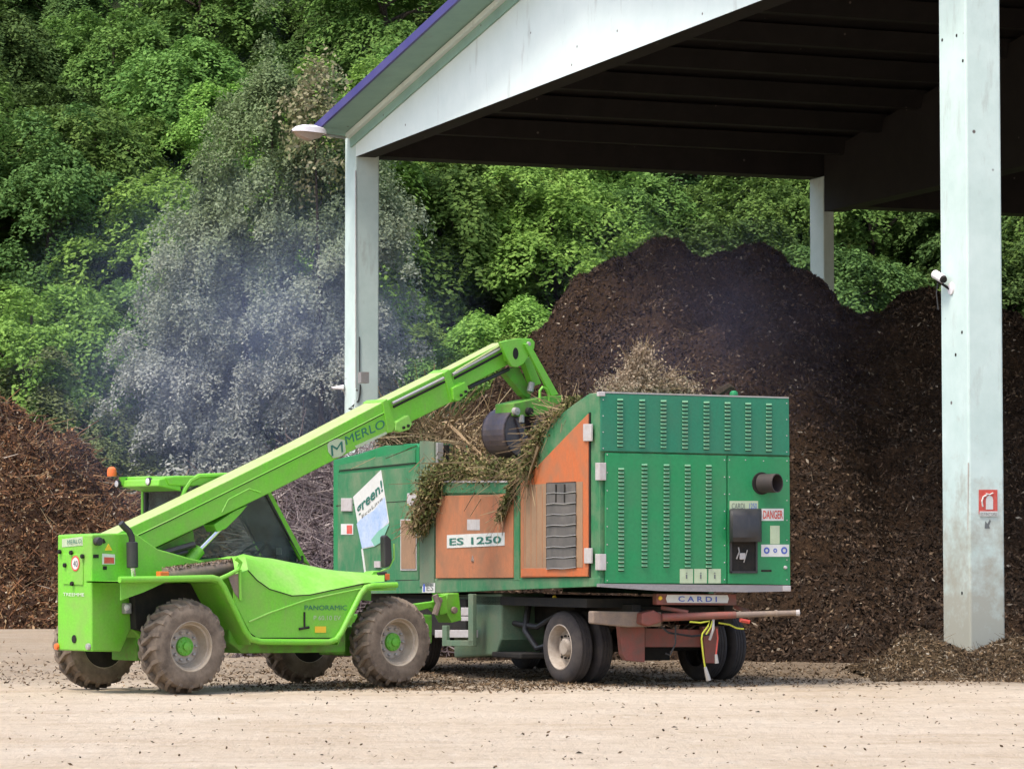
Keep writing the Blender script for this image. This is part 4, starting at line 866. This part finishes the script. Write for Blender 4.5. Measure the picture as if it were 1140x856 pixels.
# ------------------------------------------------------------------ GROUND
def ground_mat():
    s = N('sandy_ground'); g = s.n('ShaderNodeNewGeometry'); pos = g.outputs['Position']
    sp = s.n('ShaderNodeSeparateXYZ'); s.l(pos, sp.inputs[0])
    n1 = s.noise(.35, 6, .6, pos); n2 = s.noise(5, 8, .7, pos); tr_n = s.noise(.8, 6, .7, pos, (.25, 1.3, 1)); n3 = s.noise(30, 5, .75, pos, (1, .3, 1)); n5 = s.noise(7, 7, .8, pos, (1, .28, 1))
    n4 = s.noise(1.6, 8, .72, pos, (.55, 1, 1))
    c = s.mix(s.ramp(n1, [(.35, 0), (.65, 1)]), (.60, .475, .34), (.70, .585, .45))
    c = s.mix(s.math('MULTIPLY', s.ramp(tr_n, [(.52, 0), (.64, 1)]), .38), c, (.47, .335, .215))
    c = s.mix(s.math('MULTIPLY', s.ramp(n4, [(.50, 0), (.66, 1)]), .42), c, (.50, .385, .265))
    c = s.mix(s.math('MULTIPLY', s.ramp(n4, [(.30, 1), (.42, 0)]), .5), c, (.56, .49, .41))
    c = s.mix(s.math('MULTIPLY', s.ramp(n2, [(.55, 0), (.75, 1)]), .5), c, (.25, .19, .13))
    c = s.mix(s.math('MULTIPLY', s.ramp(n5, [(.52, 0), (.68, 1)]), .45), c, (.43, .325, .22))
    c = s.mix(s.math('MULTIPLY', s.ramp(n5, [(.34, 1), (.44, 0)]), .45), c, (.78, .69, .57))
    c = s.mix(s.math('MULTIPLY', s.ramp(n3, [(.60, 0), (.72, 1)]), .45), c, (.20, .15, .10))
    # dirtier strip where chippings are trodden in behind y = 43
    e = s.math('ADD', sp.outputs[1], s.math('MULTIPLY', s.math('SUBTRACT', s.noise(.5, 6, .7, pos), .5), 7.0))
    far = s.n('ShaderNodeMapRange'); far.interpolation_type = 'SMOOTHSTEP'
    s.l(e, far.inputs[0]); far.inputs[1].default_value = 41.0; far.inputs[2].default_value = 48.0
    xr = s.n('ShaderNodeMapRange'); xr.interpolation_type = 'SMOOTHSTEP'; s.l(sp.outputs[0], xr.inputs[0]); xr.inputs[1].default_value = -6.5; xr.inputs[2].default_value = -1.0
    xr.inputs[3].default_value = .55
    d = s.mix(s.ramp(s.noise(1.8, 8, .75, pos), [(.3, 0), (.7, 1)]), (.12, .082, .05), (.26, .19, .12))
    c = s.mix(s.math('MULTIPLY', s.math('MULTIPLY', far.outputs[0], xr.outputs[0]), .92), c, d)
    s.col(c); s.set(Roughness=.95, Specular_IOR_Level=.15); s.bump(s.math('ADD', n2, s.math('ADD', s.math('MULTIPLY', tr_n, 1.5), s.math('MULTIPLY', n5, 1.5))), 1.0, .07); return s.m
GM = ground_mat()
def gz(x, y): return .02 * nz(x * .5, y * .6) + .018 * nz(x * 1.7, y * 1.1, 8) + .012 * nz(x * 2, y * 3, 5)
mb = MB(); xs = np.concatenate([np.linspace(-400, -14, 12)[:-1], np.linspace(-14, 14, 113), np.linspace(14, 400, 12)[1:]]); ys = np.concatenate([np.linspace(-60, 26, 6)[:-1], np.linspace(26, 60, 180), np.linspace(60, 420, 12)[1:]])
rows = [[V((x, y, gz(x, y) * (1 if abs(x) < 14 and 26 < y < 60 else .0) - .015)) for x in xs] for y in ys]
mb.grid(rows); tag(mb.build('ground', GM, smooth=True), kind='structure')
# hillside
def hz(x, y): return max(0, (y - 94) * .62) + 1.2 * nz(x * .06, y * .06) * min(1, max(0, (y - 94) / 10)) - .3
mb = MB(); rows = [[V((x, y, hz(x, y) if y > 94 else -.3)) for x in np.linspace(-90, 90, 60)] for y in np.linspace(90, 190, 40)]
mb.grid(rows); tag(mb.build('hillside', HILLM, smooth=True), kind='structure')
# ------------------------------------------------------------------ HEAPS
def heap(name, prof, yr, yf, yb, mat, chip, nchip, la, lb2, nseed, label, cat, sx=.12, rough=.35, sticks=0, stickmat=None, sl=.6, sr=.012, xpad=0, kindpow=1.0):
    xs_ = [(u - 570) / F * yr for u, v in prof]; zs_ = [at(u, v, yr).z for u, v in prof]
    def top(x): return float(np.interp(x, xs_, zs_))
    def hh(x, y):
        t = top(x)
        if t <= 0: return -.3
        foot = yf(x) if callable(yf) else yf
        if y < yr: k = (y - foot) / (yr - foot)
        else: k = (yb - y) / (yb - yr)
        k = max(-.05, min(1, k + .10 * nz(x * .25, y * .25, nseed)))
        kk = k if k < .85 else .85 + .15 * math.sin((k - .85) / .15 * math.pi / 2) * .9
        z = t * (kk ** kindpow if kk > 0 else kk)
        z += rough * fbm(x * .8, y * .8 + z * .8, nseed, 5) * min(1, max(0, k * 5))
        return max(-.3, z)
    X = np.arange(xs_[0], xs_[-1], sx); yf0 = min(yf(x) for x in X) if callable(yf) else yf; Y = np.arange(yf0 - .5, yb, sx)
    Hm = np.array([[hh(x, y) for x in X] for y in Y])
    nx, ny = len(X), len(Y); XX, YY = np.meshgrid(X, Y)
    vs = np.stack([XX, YY, Hm], -1).reshape(-1, 3)
    idx = np.arange(nx * ny).reshape(ny, nx); fs = np.stack([idx[:-1, :-1], idx[:-1, 1:], idx[1:, 1:], idx[1:, :-1]], -1).reshape(-1, 4)
    keep = (Hm.reshape(-1)[fs] > -.29).any(1); fs = fs[keep]
    rng = np.random.default_rng(nseed)
    i = rng.integers(0, ny - 1, nchip * 2); j = rng.integers(0, nx - 1, nchip * 2)
    a, b = rng.random(nchip * 2), rng.random(nchip * 2)
    z = Hm[i, j] * (1 - a) * (1 - b) + Hm[i + 1, j] * a * (1 - b) + Hm[i, j + 1] * (1 - a) * b + Hm[i + 1, j + 1] * a * b
    P = np.stack([X[j] + b * sx, Y[i] + a * sx, z + .02], 1); P = P[(z > -.05) & (P[:, 1] < yr + 1.5)][:nchip]
    A, B = rndquads(P, la, lb2, .2, rng)
    o = quads(name, P, A, B, [mat, chip], extra=(vs.tolist(), fs.tolist()))
    o.data.polygons.foreach_set('use_smooth', [k < len(fs) for k in range(len(o.data.polygons))])
    if label: tag(o, label, cat)
    if sticks:
        mb = MB()
        for _ in range(sticks):
            k = rng.integers(0, len(P)); p = P[k]; l = sl * (.3 + rng.random() * 1.2); d = rng.normal(size=3); d[2] = abs(d[2]) * .55; d /= np.linalg.norm(d)
            d = V(d); p = V(p) - d * l * .4; r_ = sr * (.5 + rng.random())
            mid_ = p + d * l * .5 + V(rng.normal(size=3)) * l * .06; e_ = p + d * l + V(rng.normal(size=3)) * l * .1
            stick(mb, p, mid_ - p, r_); stick(mb, mid_, e_ - mid_, r_ * .6)
        mb.build('twigs', stickmat or chip, o)
    return o, hh
heap_prof = [(395, 640), (430, 560), (470, 508), (500, 478), (540, 440), (575, 398), (600, 378), (618, 345), (640, 318), (680, 290), (710, 282), (730, 266), (752, 265), (775, 272), (790, 266), (812, 269), (850, 273), (868, 285), (900, 298), (925, 322), (935, 350), (955, 357), (975, 350), (1000, 337), (1040, 328), (1090, 335), (1140, 345), (1200, 360), (1280, 420), (1340, 600)]
hpo, hph = heap('compost_heap', heap_prof, 66, lambda x: 54.2 - .06 * x + (2.0 if x < -1 else 0) + .7 * nz(x * .8, 9.1), 80, COMPOST, CHIP, 110000, .05, .02, 3, 'huge dark brown compost heap sloping down under the open shed roof', 'compost heap', sticks=700, stickmat=CHIP, sl=.35, sr=.008, rough=.42)
heap('brush_heap', [(-120, 440), (-60, 420), (0, 452), (40, 470), (70, 482), (105, 512), (130, 532), (160, 548), (210, 552), (270, 556), (300, 560), (330, 600), (360, 650), (380, 690)], 86, lambda x: 78.5 + .9 * nz(x * .7, 3.3), 92, BRUSHB, CHIPB, 75000, .065, .03, 11, 'reddish brown heap of twiggy brush at the left behind the telehandler', 'brush heap', sticks=4500, stickmat=CHIPB, sl=.9, sr=.016, rough=.8, kindpow=.75)
heap('branch_heap', [(285, 690), (300, 560), (312, 540), (330, 530), (350, 528), (372, 520), (400, 512), (450, 500), (480, 495), (500, 520), (520, 600)], 60, lambda x: 56.5, 63, BRUSHB, CHIPP, 9000, .08, .02, 17, 'pale grey pile of bare branches between the cab and the shredder', 'branch heap', sticks=5500, stickmat=CHIPP, sl=1.5, sr=.014, rough=.35, kindpow=.7)
# small pile at pillar foot
heap('chip_pile', [(955, 745), (985, 728), (1005, 706), (1025, 700), (1050, 712), (1075, 724), (1095, 718), (1115, 708), (1140, 704), (1180, 700), (1230, 720)], 47.2, lambda x: 45.4, 49.5, soil('chip_soil', (.08, .052, .03), (.17, .115, .06), (.25, .175, .10), 3), CHIPG, 14000, .035, .012, 23, 'low pile of wood chippings around the foot of the near pillar', 'chip pile', sticks=1200, stickmat=CHIPG, sl=.25, sr=.006, rough=.12, sx=.07)
# debris on the ground
rng = np.random.default_rng(5)
def scatter(n, fx, fy, la, lb2, mat, name, label=None):
    x = fx(n); y = fy(n); z = np.array([gz(a, b) for a, b in zip(x, y)]) - .015 + .012
    P = np.stack([x, y, z], 1); A, B = rndquads(P, la, lb2, 1.2, rng); o = quads(name, P, A, B, [mat]); tag(o, kind='stuff')
    if label: o['label'] = label
    return o
scatter(13000, lambda n: np.where(rng.random(n) < .35, rng.uniform(-13, 9, n), rng.normal(.5, 3.2, n)), lambda n: 42.4 + rng.gamma(2.6, 2.6, n) + rng.normal(0, .5, n), .035, .012, CHIPG, 'wood_chippings', 'wood chippings trodden into the ground behind the machines')
scatter(1100, lambda n: rng.uniform(-7.5, 7.5, n), lambda n: rng.uniform(25, 43.5, n), .02, .011, CHIPG, 'scattered_bits', 'scattered bits of bark on the sandy yard')
xx = rng.normal(-.9, 1.5, 3500)
scatter(3500, lambda n: xx, lambda n: rng.normal(43.3, .9, n), .035, .012, CHIPG, 'fallen_leaves', 'fallen leaves and chips beneath the hopper')
# clods
mb = MB()
for _ in range(110):
    x, y = rng.uniform(-7, 7.5), rng.uniform(26, 47); r = .008 + .03 * rng.random() ** 5
    c = V((x, y, gz(x, y) - .01)); pts = [c + V((math.cos(a) * r * rng.uniform(.7, 1.4), math.sin(a) * r * rng.uniform(.7, 1.4), 0)) for a in (0, 1.2, 2.4, 3.7, 5)]
    t_ = c + V((rng.normal() * r * .2, rng.normal() * r * .2, r * .5)); mb.add(pts + [t_], [(k, (k + 1) % 5, 5) for k in range(5)])
tag(mb.build('soil_clods', soil('clod', (.05, .035, .02), (.12, .09, .06), (.16, .12, .08), 9)), 'small dark clods lying on the sandy yard', kind='stuff')
# ------------------------------------------------------------------ BRUSH LOADS on the shredder
def brush(name, paths, n, leaf, mat, label, nst, stmat, sl=.5, sr=.008, spread=None):
    P = []; mb = MB()
    for (pts, r0, r1, wgt) in paths:
        pts = [V(p) for p in pts]; seg = len(pts) - 1
        for _ in range(int(n * wgt)):
            t = random.random() * seg; i = min(int(t), seg - 1); p = pts[i].lerp(pts[i + 1], t - i); r = r0 + (r1 - r0) * t / seg
            d = V((random.gauss(0, 1), random.gauss(0, 1), random.gauss(0, 1))) * r * .5
            P.append(tuple(p + d))
        for _ in range(int(nst * wgt)):
            t = random.random() * seg; i = min(int(t), seg - 1); p = pts[i].lerp(pts[i + 1], t - i); r = r0 + (r1 - r0) * t / seg
            p = p + V((random.gauss(0, .4), random.gauss(0, .4), random.gauss(0, .35))) * r
            dd = ((pts[i + 1] - pts[i]).normalized() + V((random.gauss(0, .6), random.gauss(0, .6), random.gauss(0, .6)))).normalized()
            stick(mb, p, dd * sl * random.uniform(.3, 1.2), sr * random.uniform(.5, 1.4))
    P = np.array(P); A, B = rndquads(P, leaf, leaf * .45, .3)
    root = P.mean(0); o = quads(name, P, A, B, [mat], loc=tuple(root)); tag(o, label, 'cut branches', 'cut branches on the shredder')
    mb.build('twigs', stmat, o); return o
brush('cut_branches', [([ss(576, 524, .1), ss(545, 528, .05), ss(515, 524, .05), ss(490, 532, 0), ss(478, 550, -.08)], .16, .2, .36), ([ss(492, 528, -.02), ss(482, 548, -.1), ss(474, 572, -.1), ss(466, 586, -.1)], .26, .16, .36), ([ss(575, 528, -.05), ss(568, 548, -.1), ss(560, 566, -.1), ss(556, 578, -.1)], .10, .04, .08), ([ss(570, 522, .3), ss(530, 520, .3), ss(495, 512, .3)], .25, .2, .16)], 11000, .036, CHIPL, 'leafy cut branches draped over the hopper rail above the orange door', 900, CHIPW, .42, .006)
brush('cut_branches', [([ss(640, 446, .1), ss(622, 462, .05), ss(608, 480, .05), ss(596, 505, 0), ss(590, 530, -.04)], .09, .16, .6), ([ss(612, 478, .2), ss(600, 495, .1), ss(592, 520, .05)], .2, .16, .4)], 5200, .034, CHIPL, 'green trailing branches hanging down the sloping hopper edge under the grapple', 500, CHIPW, .5, .006)
brush('cut_branches', [([ss(470, 488, .5), ss(500, 485, .5), ss(540, 500, .5), ss(560, 520, .4)], .3, .3, .6), ([ss(420, 492, .6), ss(450, 488, .6), ss(490, 480, .7)], .12, .25, .4)], 1800, .03, CHIPW, 'dry bare twigs heaped on the rear housing left of the grapple', 700, CHIPW, 1.1, .011)
brush('cut_branches', [([se(672, 440, .8), se(700, 428, .8), se(720, 420, .8), se(745, 430, .8), se(768, 438, .8)], .22, .2, .6), ([se(708, 434, .8), se(712, 412, .8), se(716, 394, .8)], .32, .14, .35), ([se(690, 434, .6), se(740, 434, .6)], .12, .12, .15)], 9000, .024, leafmat('seedheads', (.14, .10, .06), (.26, .20, .12), (.36, .30, .19)), 'straw coloured weed tuft lying on the roof of the shredder', 260, CHIPW, .35, .005)
mb = MB(); stick(mb, ss(497, 470, .3), ss(545, 515, .2) - ss(497, 470, .3), .03); stick(mb, ss(600, 497, -.1), ss(592, 520, -.12) - ss(600, 497, -.1), .035); stick(mb, ss(592, 519, -.12), ss(586, 541, -.12) - ss(592, 519, -.12), .022)
tag(mb.build('broken_branch', CHIPW), 'pale split branch pieces sticking out of the hopper brush', 'branch')
mb = MB(); q = se(796, 440, .6); mb.tube([q, se(812, 430, .6), se(818, 433, .6)], [.07, .05, .02], 7); mb.tube([se(804, 434, .6), se(798, 429, .7)], [.03, .01], 6)
tag(mb.build('wood_lump', soil('lump', (.08, .06, .05), (.16, .12, .09), (.2, .15, .1), 6), smooth=True), 'grey lump of root wood lying on the shredder roof', 'root')
# ------------------------------------------------------------------ TREES
def crown(seed, rx, ry, rz, ns, nl, leaf, sr=(.6, 1.1), thick=.28, up=.9, cone=0.0, jag=.25):
    r = np.random.default_rng(seed); P = []; Nn = []
    for k in range(ns):
        d = r.normal(size=3); d[2] = d[2] * .8 + .25; d /= np.linalg.norm(d)
        rr = (.45 + .55 * r.random() ** .45) * (1 + jag * r.normal() * .5)
        c = d * rr * np.array([rx, ry, rz]); 
        if cone: c[:2] *= max(.12, 1 - cone * max(0, c[2] / rz))
        s = r.uniform(*sr); m = int(nl * s * s)
        rho = np.sqrt(r.random(m)) * s; ph_ = r.random(m) * 2 * np.pi
        lob = 1 + .35 * np.sin(ph_ * 3 + r.random() * 6) + .2 * np.sin(ph_ * 5 + r.random() * 6); rho = rho * lob
        z = -.6 * rho * rho / s + r.normal(size=m) * thick * s * .5 + .15 * s
        tilt = d[:2] * -.35
        q = np.stack([np.cos(ph_) * rho, np.sin(ph_) * rho, z], 1); q[:, 2] += q[:, 0] * tilt[0] + q[:, 1] * tilt[1]
        P.append(c + q); n_ = q * np.array([.5, .5, 0]) + np.array([0, 0, up]) + d * .35; Nn.append(n_)
    P = np.concatenate(P); Nn = np.concatenate(Nn) + r.normal(size=P.shape) * .42; Nn = unit(Nn)
    a = unit(np.cross(Nn, r.normal(size=P.shape))); b = np.cross(Nn, a); s = leaf * (.6 + .8 * r.random(len(P)))[:, None]
    return P, a * s, b * s * .55
def trunk(h, rx, seed, r0=.18):
    rr = random.Random(seed); mb = MB()
    mid_ = V((rr.uniform(-.3, .3), 0, h * .5)); top = V((rr.uniform(-.4, .4), 0, h * .95))
    mb.tube([V((0, 0, -.6)), mid_ * .5 + V((.05, 0, 0)), mid_, top], [r0, r0 * .8, r0 * .6, .04], 8)
    for k in range(9):
        t = rr.uniform(.35, .85); p = V((0, 0, 0)).lerp(top, t); a = rr.uniform(0, 6.28); l = rx * rr.uniform(.5, .9)
        e = p + V((math.cos(a) * l, math.sin(a) * l, l * rr.uniform(.3, .8))); mb.tube([p, p.lerp(e, .5) + Z * .1 * l, e], [r0 * .4, r0 * .25, .02], 6)
    return mb
proto = {}
def make_tree(kind, variant, mat, name, cat, h, rx, ry, rz, ns, nl, leaf, **k):
    key = (kind, variant, mat.name)
    if key not in proto:
        P, A, B = crown(100 + variant + sum(map(ord, kind)), rx, ry, rz, ns, nl, leaf, **k)
        P[:, 2] += h - rz
        root = bpy.data.objects.new(name, None); COL.objects.link(root)
        t = trunk(h * .9, rx, variant).build('trunk', BARK, root, smooth=True)
        c = quads('crown', P, A, B, [mat], root); proto[key] = [root, False, name, cat]
    root, used, *_ = proto[key]
    if not used: proto[key][1] = True; return root
    r = root.copy(); r.name = name; COL.objects.link(r)
    for ch in root.children: c = ch.copy(); c.parent = r; COL.objects.link(c)
    return r
KINDS = {
 'broad': dict(h=9.5, rx=3.0, ry=2.7, rz=3.6, ns=58, nl=850, leaf=.08, sr=(.6, 1.25), thick=.22),
 'tall': dict(h=12, rx=2.5, ry=2.5, rz=5.0, ns=64, nl=850, leaf=.076, sr=(.5, 1.1), thick=.26),
 'bush': dict(h=3.6, rx=2.0, ry=1.8, rz=1.9, ns=42, nl=800, leaf=.07, sr=(.4, .75), thick=.6, up=.5),
}
def put(kind, variant, mat, x, y, s, label, cat, name=None, group=None, sz=1.0):
    kd = KINDS[kind]; name = name or ('shrub' if kind == 'bush' else 'broadleaf_tree')
    o = make_tree(kind, variant, mat, name, cat, **kd)
    o.location = (x, y, hz(x, y) if y > 94 else 0); o.rotation_euler = (0, 0, random.uniform(0, 6.28)); o.scale = (s, s, s * sz)
    tag(o, label, cat, group or 'trees on the wooded hillside'); return o
def xu(u, y): return (u - 570) / F * y
GEN = {0: 'mid green broadleaf tree in the dense wood climbing the hillside', 1: 'dark green broadleaf tree in the dense wood climbing the hillside', 2: 'fresh light green tree in the dense wood climbing the hillside'}
k = 0
for row, (y, dx) in enumerate(((97, 4.1), (101, 4.3), (105.5, 4.4), (110, 4.6), (115, 4.9), (121, 5.4), (129, 6.0), (138, 6.5))):
    x = -25 - row + (row % 2) * 2.1
    while x < 28 + row:
        k += 1; xx_ = x + random.uniform(-.7, .7); yy = y + random.uniform(-1.2, 1.2)
        left = xx_ < -8
        m = random.choices([0, 1, 2], [5, 4, 2] if row > 1 else [6, 3, 2])[0]
        if row >= 3: m = random.choices([0, 1, 2], [4, 6, 1])[0]
        put('tall' if random.random() < .3 else 'broad', k % 3, LEAF[m], xx_, yy, random.uniform(.85, 1.15) * (.82 if row == 0 else 1), GEN[m], 'tree', group='trees on the wooded hillside, ' + GEN[m].split()[0] + ' green')
        x += dx
def S1(*a, **k): return put(*a, **k)
S1('broad', 0, LEAF[2], xu(28, 93), 93, .95, 'light green rounded tree at the left edge, lowest bright crown there', 'tree', sz=1.15)
S1('broad', 1, LEAF[0], xu(130, 95), 95, 1.05, 'mid green layered tree just left of the silvery tree', 'tree')
S1('broad', 2, LEAF[1], xu(90, 91), 91, .62, 'dark bluish green tree low behind the brush heap', 'tree')
S1('tall', 1, LEAF[2], xu(385, 99), 99, 1.08, 'yellow green tree rising behind the shed corner beside the purple flashing', 'tree', sz=1.12)
S1('broad', 1, LEAF[2], xu(560, 92), 92, .88, 'bright green tree between the far left column and the compost heap', 'tree')
S1('broad', 2, LEAF[0], xu(480, 90), 90, .78, 'mid green tree immediately right of the far left column', 'tree')
S1('broad', 0, LEAF[2], xu(640, 94), 94, 1.0, 'light green tree straight above the left shoulder of the compost heap', 'tree')
S1('broad', 2, LEAF[0], xu(760, 95), 95, 1.0, 'reddish tinged green tree above the two humps of the compost heap', 'tree')
S1('broad', 1, LEAF[4], xu(865, 92), 92, 1.0, 'pale green tree just left of the far back column', 'tree')
for u, y, s, m, lab in ((985, 90, 1.75, 2, 'round bright green shrub seen between the back column and the near pillar'), (1100, 92, 1.9, 0, 'mid green shrub seen right of the near pillar'), (1040, 95, 2.0, 4, 'pale leafy shrub behind the camera on the near pillar'), (20, 90.5, 2.1, 4, 'pale green shrub behind the brush heap at the far left'), (80, 91.5, 2.0, 0, 'green shrub behind the middle of the brush heap'), (130, 90.5, 1.75, 4, 'greyish green shrub above the orange beacon'), (180, 90.5, 1.45, 4, 'low pale shrub directly behind the cab roof'), (245, 88.5, 1.2, 3, 'silvery shrub low behind the raised boom'), (900, 91, 1.5, 4, 'yellowish green shrub left of the back column above the heap')):
    put('broad' if 10 < u < 200 else 'bush', int(u) % 3, LEAF[m], xu(u, y), y, s * (.37 if 10 < u < 200 else 1), lab, 'shrub', name='shrub', group='shrubs at the foot of the hillside')
# silver tree: several leaders, feathery leaves
root = empty('silver_leaved_tree', V((xu(300, 90), 90, 0)), 'large silvery grey leaved tree left of the shed corner', 'tree')
PP, AA, BB = [], [], []
for (u, v, rx, rz, cone, sd, ns) in ((300, 190, 2.0, 3.4, .75, 1, 80), (230, 300, 1.7, 2.6, .5, 2, 60), (360, 260, 2.2, 3.4, .45, 3, 90), (300, 360, 2.9, 2.6, .2, 4, 110), (200, 420, 1.6, 2.0, .3, 5, 60), (385, 400, 1.9, 2.4, .2, 6, 80), (290, 470, 3.0, 1.8, .1, 7, 90), (415, 270, 1.2, 3.0, .3, 8, 40)):
    c = at(u, v, 89 + (sd % 3) * .6); P, A, B = crown(500 + sd, rx, 1.6, rz, ns, 2100, .050, sr=(.25, .6), thick=.8, up=.5, cone=cone, jag=.5); PP.append(P + np.array(c)); AA.append(A); BB.append(B)
quads('crown', np.concatenate(PP), np.concatenate(AA), np.concatenate(BB), [LEAF[3]], root)
mb = MB(); base = root.location
for (u, v) in ((300, 110), (230, 270), (360, 200), (200, 400), (400, 330), (330, 250), (265, 200)):
    e = at(u, v, 89.5); b0 = base + V((random.uniform(-.4, .4), 0, -.3)); md = b0.lerp(e, .5) + V((random.uniform(-.4, .4), 0, .6)); mb.tube([b0, b0.lerp(md, .5), md, e], [.16, .13, .08, .02], 7)
mb.build('trunk', BARK, root, smooth=True)
# dry straw coloured shrub top near flashing
root = empty('straw_coloured_tree', V((xu(352, 88), 88, 0)), 'slender tree with straw coloured tips beneath the purple roof edge', 'tree')
P, A, B = crown(77, 1.0, .9, 1.6, 30, 420, .075, sr=(.3, .5), thick=1.0, up=.2, cone=.6, jag=.5); c = at(350, 135, 88); quads('crown', P + np.array(c), A, B, [LEAF[5]], root)
MB().tube([root.location - Z * .3, root.location.lerp(c, .5) + V((.2, 0, 0)), c], [.1, .07, .02], 7).build('trunk', BARK, root)
# ------------------------------------------------------------------ SMOKE
def smoke(loc, scl, dens, seed, col, label):
    s = N('smoke'); s.t.nodes.remove(s.b)
    v = s.n('ShaderNodeVolumePrincipled'); v.inputs['Color'].default_value = (*col, 1); v.inputs['Anisotropy'].default_value = .2
    co = s.coord(); ln = s.n('ShaderNodeVectorMath', operation='LENGTH'); s.l(co, ln.inputs[0])
    fall = s.n('ShaderNodeMapRange'); fall.interpolation_type = 'SMOOTHSTEP'; s.l(ln.outputs['Value'], fall.inputs[0])
    fall.inputs[1].default_value = 1.0; fall.inputs[2].default_value = .15; fall.inputs[3].default_value = 0; fall.inputs[4].default_value = 1
    nn = s.noise(2.2, 3, .55, co); d = s.math('MULTIPLY', fall.outputs[0], s.ramp(nn, [(.32, 0), (.68, 1)])); s.l(s.math('MULTIPLY', d, dens), v.inputs['Density'])
    s.l(v.outputs[0], s.out.inputs['Volume'])
    bm = bmesh.new(); bmesh.ops.create_icosphere(bm, subdivisions=3, radius=1); me = bpy.data.meshes.new('smoke'); bm.to_mesh(me); bm.free(); me.materials.append(s.m)
    o = bpy.data.objects.new('smoke', me); COL.objects.link(o); o.location = loc; o.scale = scl; tag(o, label, kind='stuff'); return o
smoke(at(270, 400, 83), (7.4, 3.0, 6.0), .13, 1, (.62, .72, 1.0), 'thin blue smoke drifting in front of the silvery tree')
smoke(at(790, 380, 60), (4.2, 2.0, 3.8), .055, 2, (.6, .6, .95), 'faint blue haze over the dark compost heap')
# ------------------------------------------------------------------ LIGHT
w = bpy.data.worlds.new('World'); scene.world = w; w.use_nodes = True
bg = w.node_tree.nodes['Background']; sk = w.node_tree.nodes.new('ShaderNodeTexSky'); sk.sky_type = 'NISHITA'; sk.sun_disc = False
SUN = V((-.50, -.50, 1.4)).normalized(); el = math.asin(SUN.z); az = math.atan2(SUN.x, SUN.y)
sk.sun_elevation = el; sk.sun_rotation = az; sk.dust_density = 3.0; sk.air_density = 1.0; sk.ozone_density = .6
w.node_tree.links.new(sk.outputs[0], bg.inputs[0]); bg.inputs[1].default_value = .15
ld = bpy.data.lights.new('sun', 'SUN'); ld.energy = 1.5; ld.angle = math.radians(12); ld.color = (1, .95, .87)
lo = bpy.data.objects.new('sun', ld); COL.objects.link(lo); lo.rotation_euler = (-SUN).to_track_quat('-Z', 'Y').to_euler(); lo.location = (0, 0, 40)
scene.view_settings.view_transform = 'Standard'; scene.view_settings.look = 'None'; scene.view_settings.exposure = 1.17; scene.view_settings.gamma = 1
scene.render.engine = 'CYCLES'; scene.cycles.volume_step_rate = 4; scene.cycles.volume_max_steps = 64; scene.cycles.transparent_max_bounces = 8
scene.render.resolution_x = 1024; scene.render.resolution_y = 768
for o in bpy.data.objects:
    if o.name.startswith('t.') or o.name == 't': print('stray', o.name)
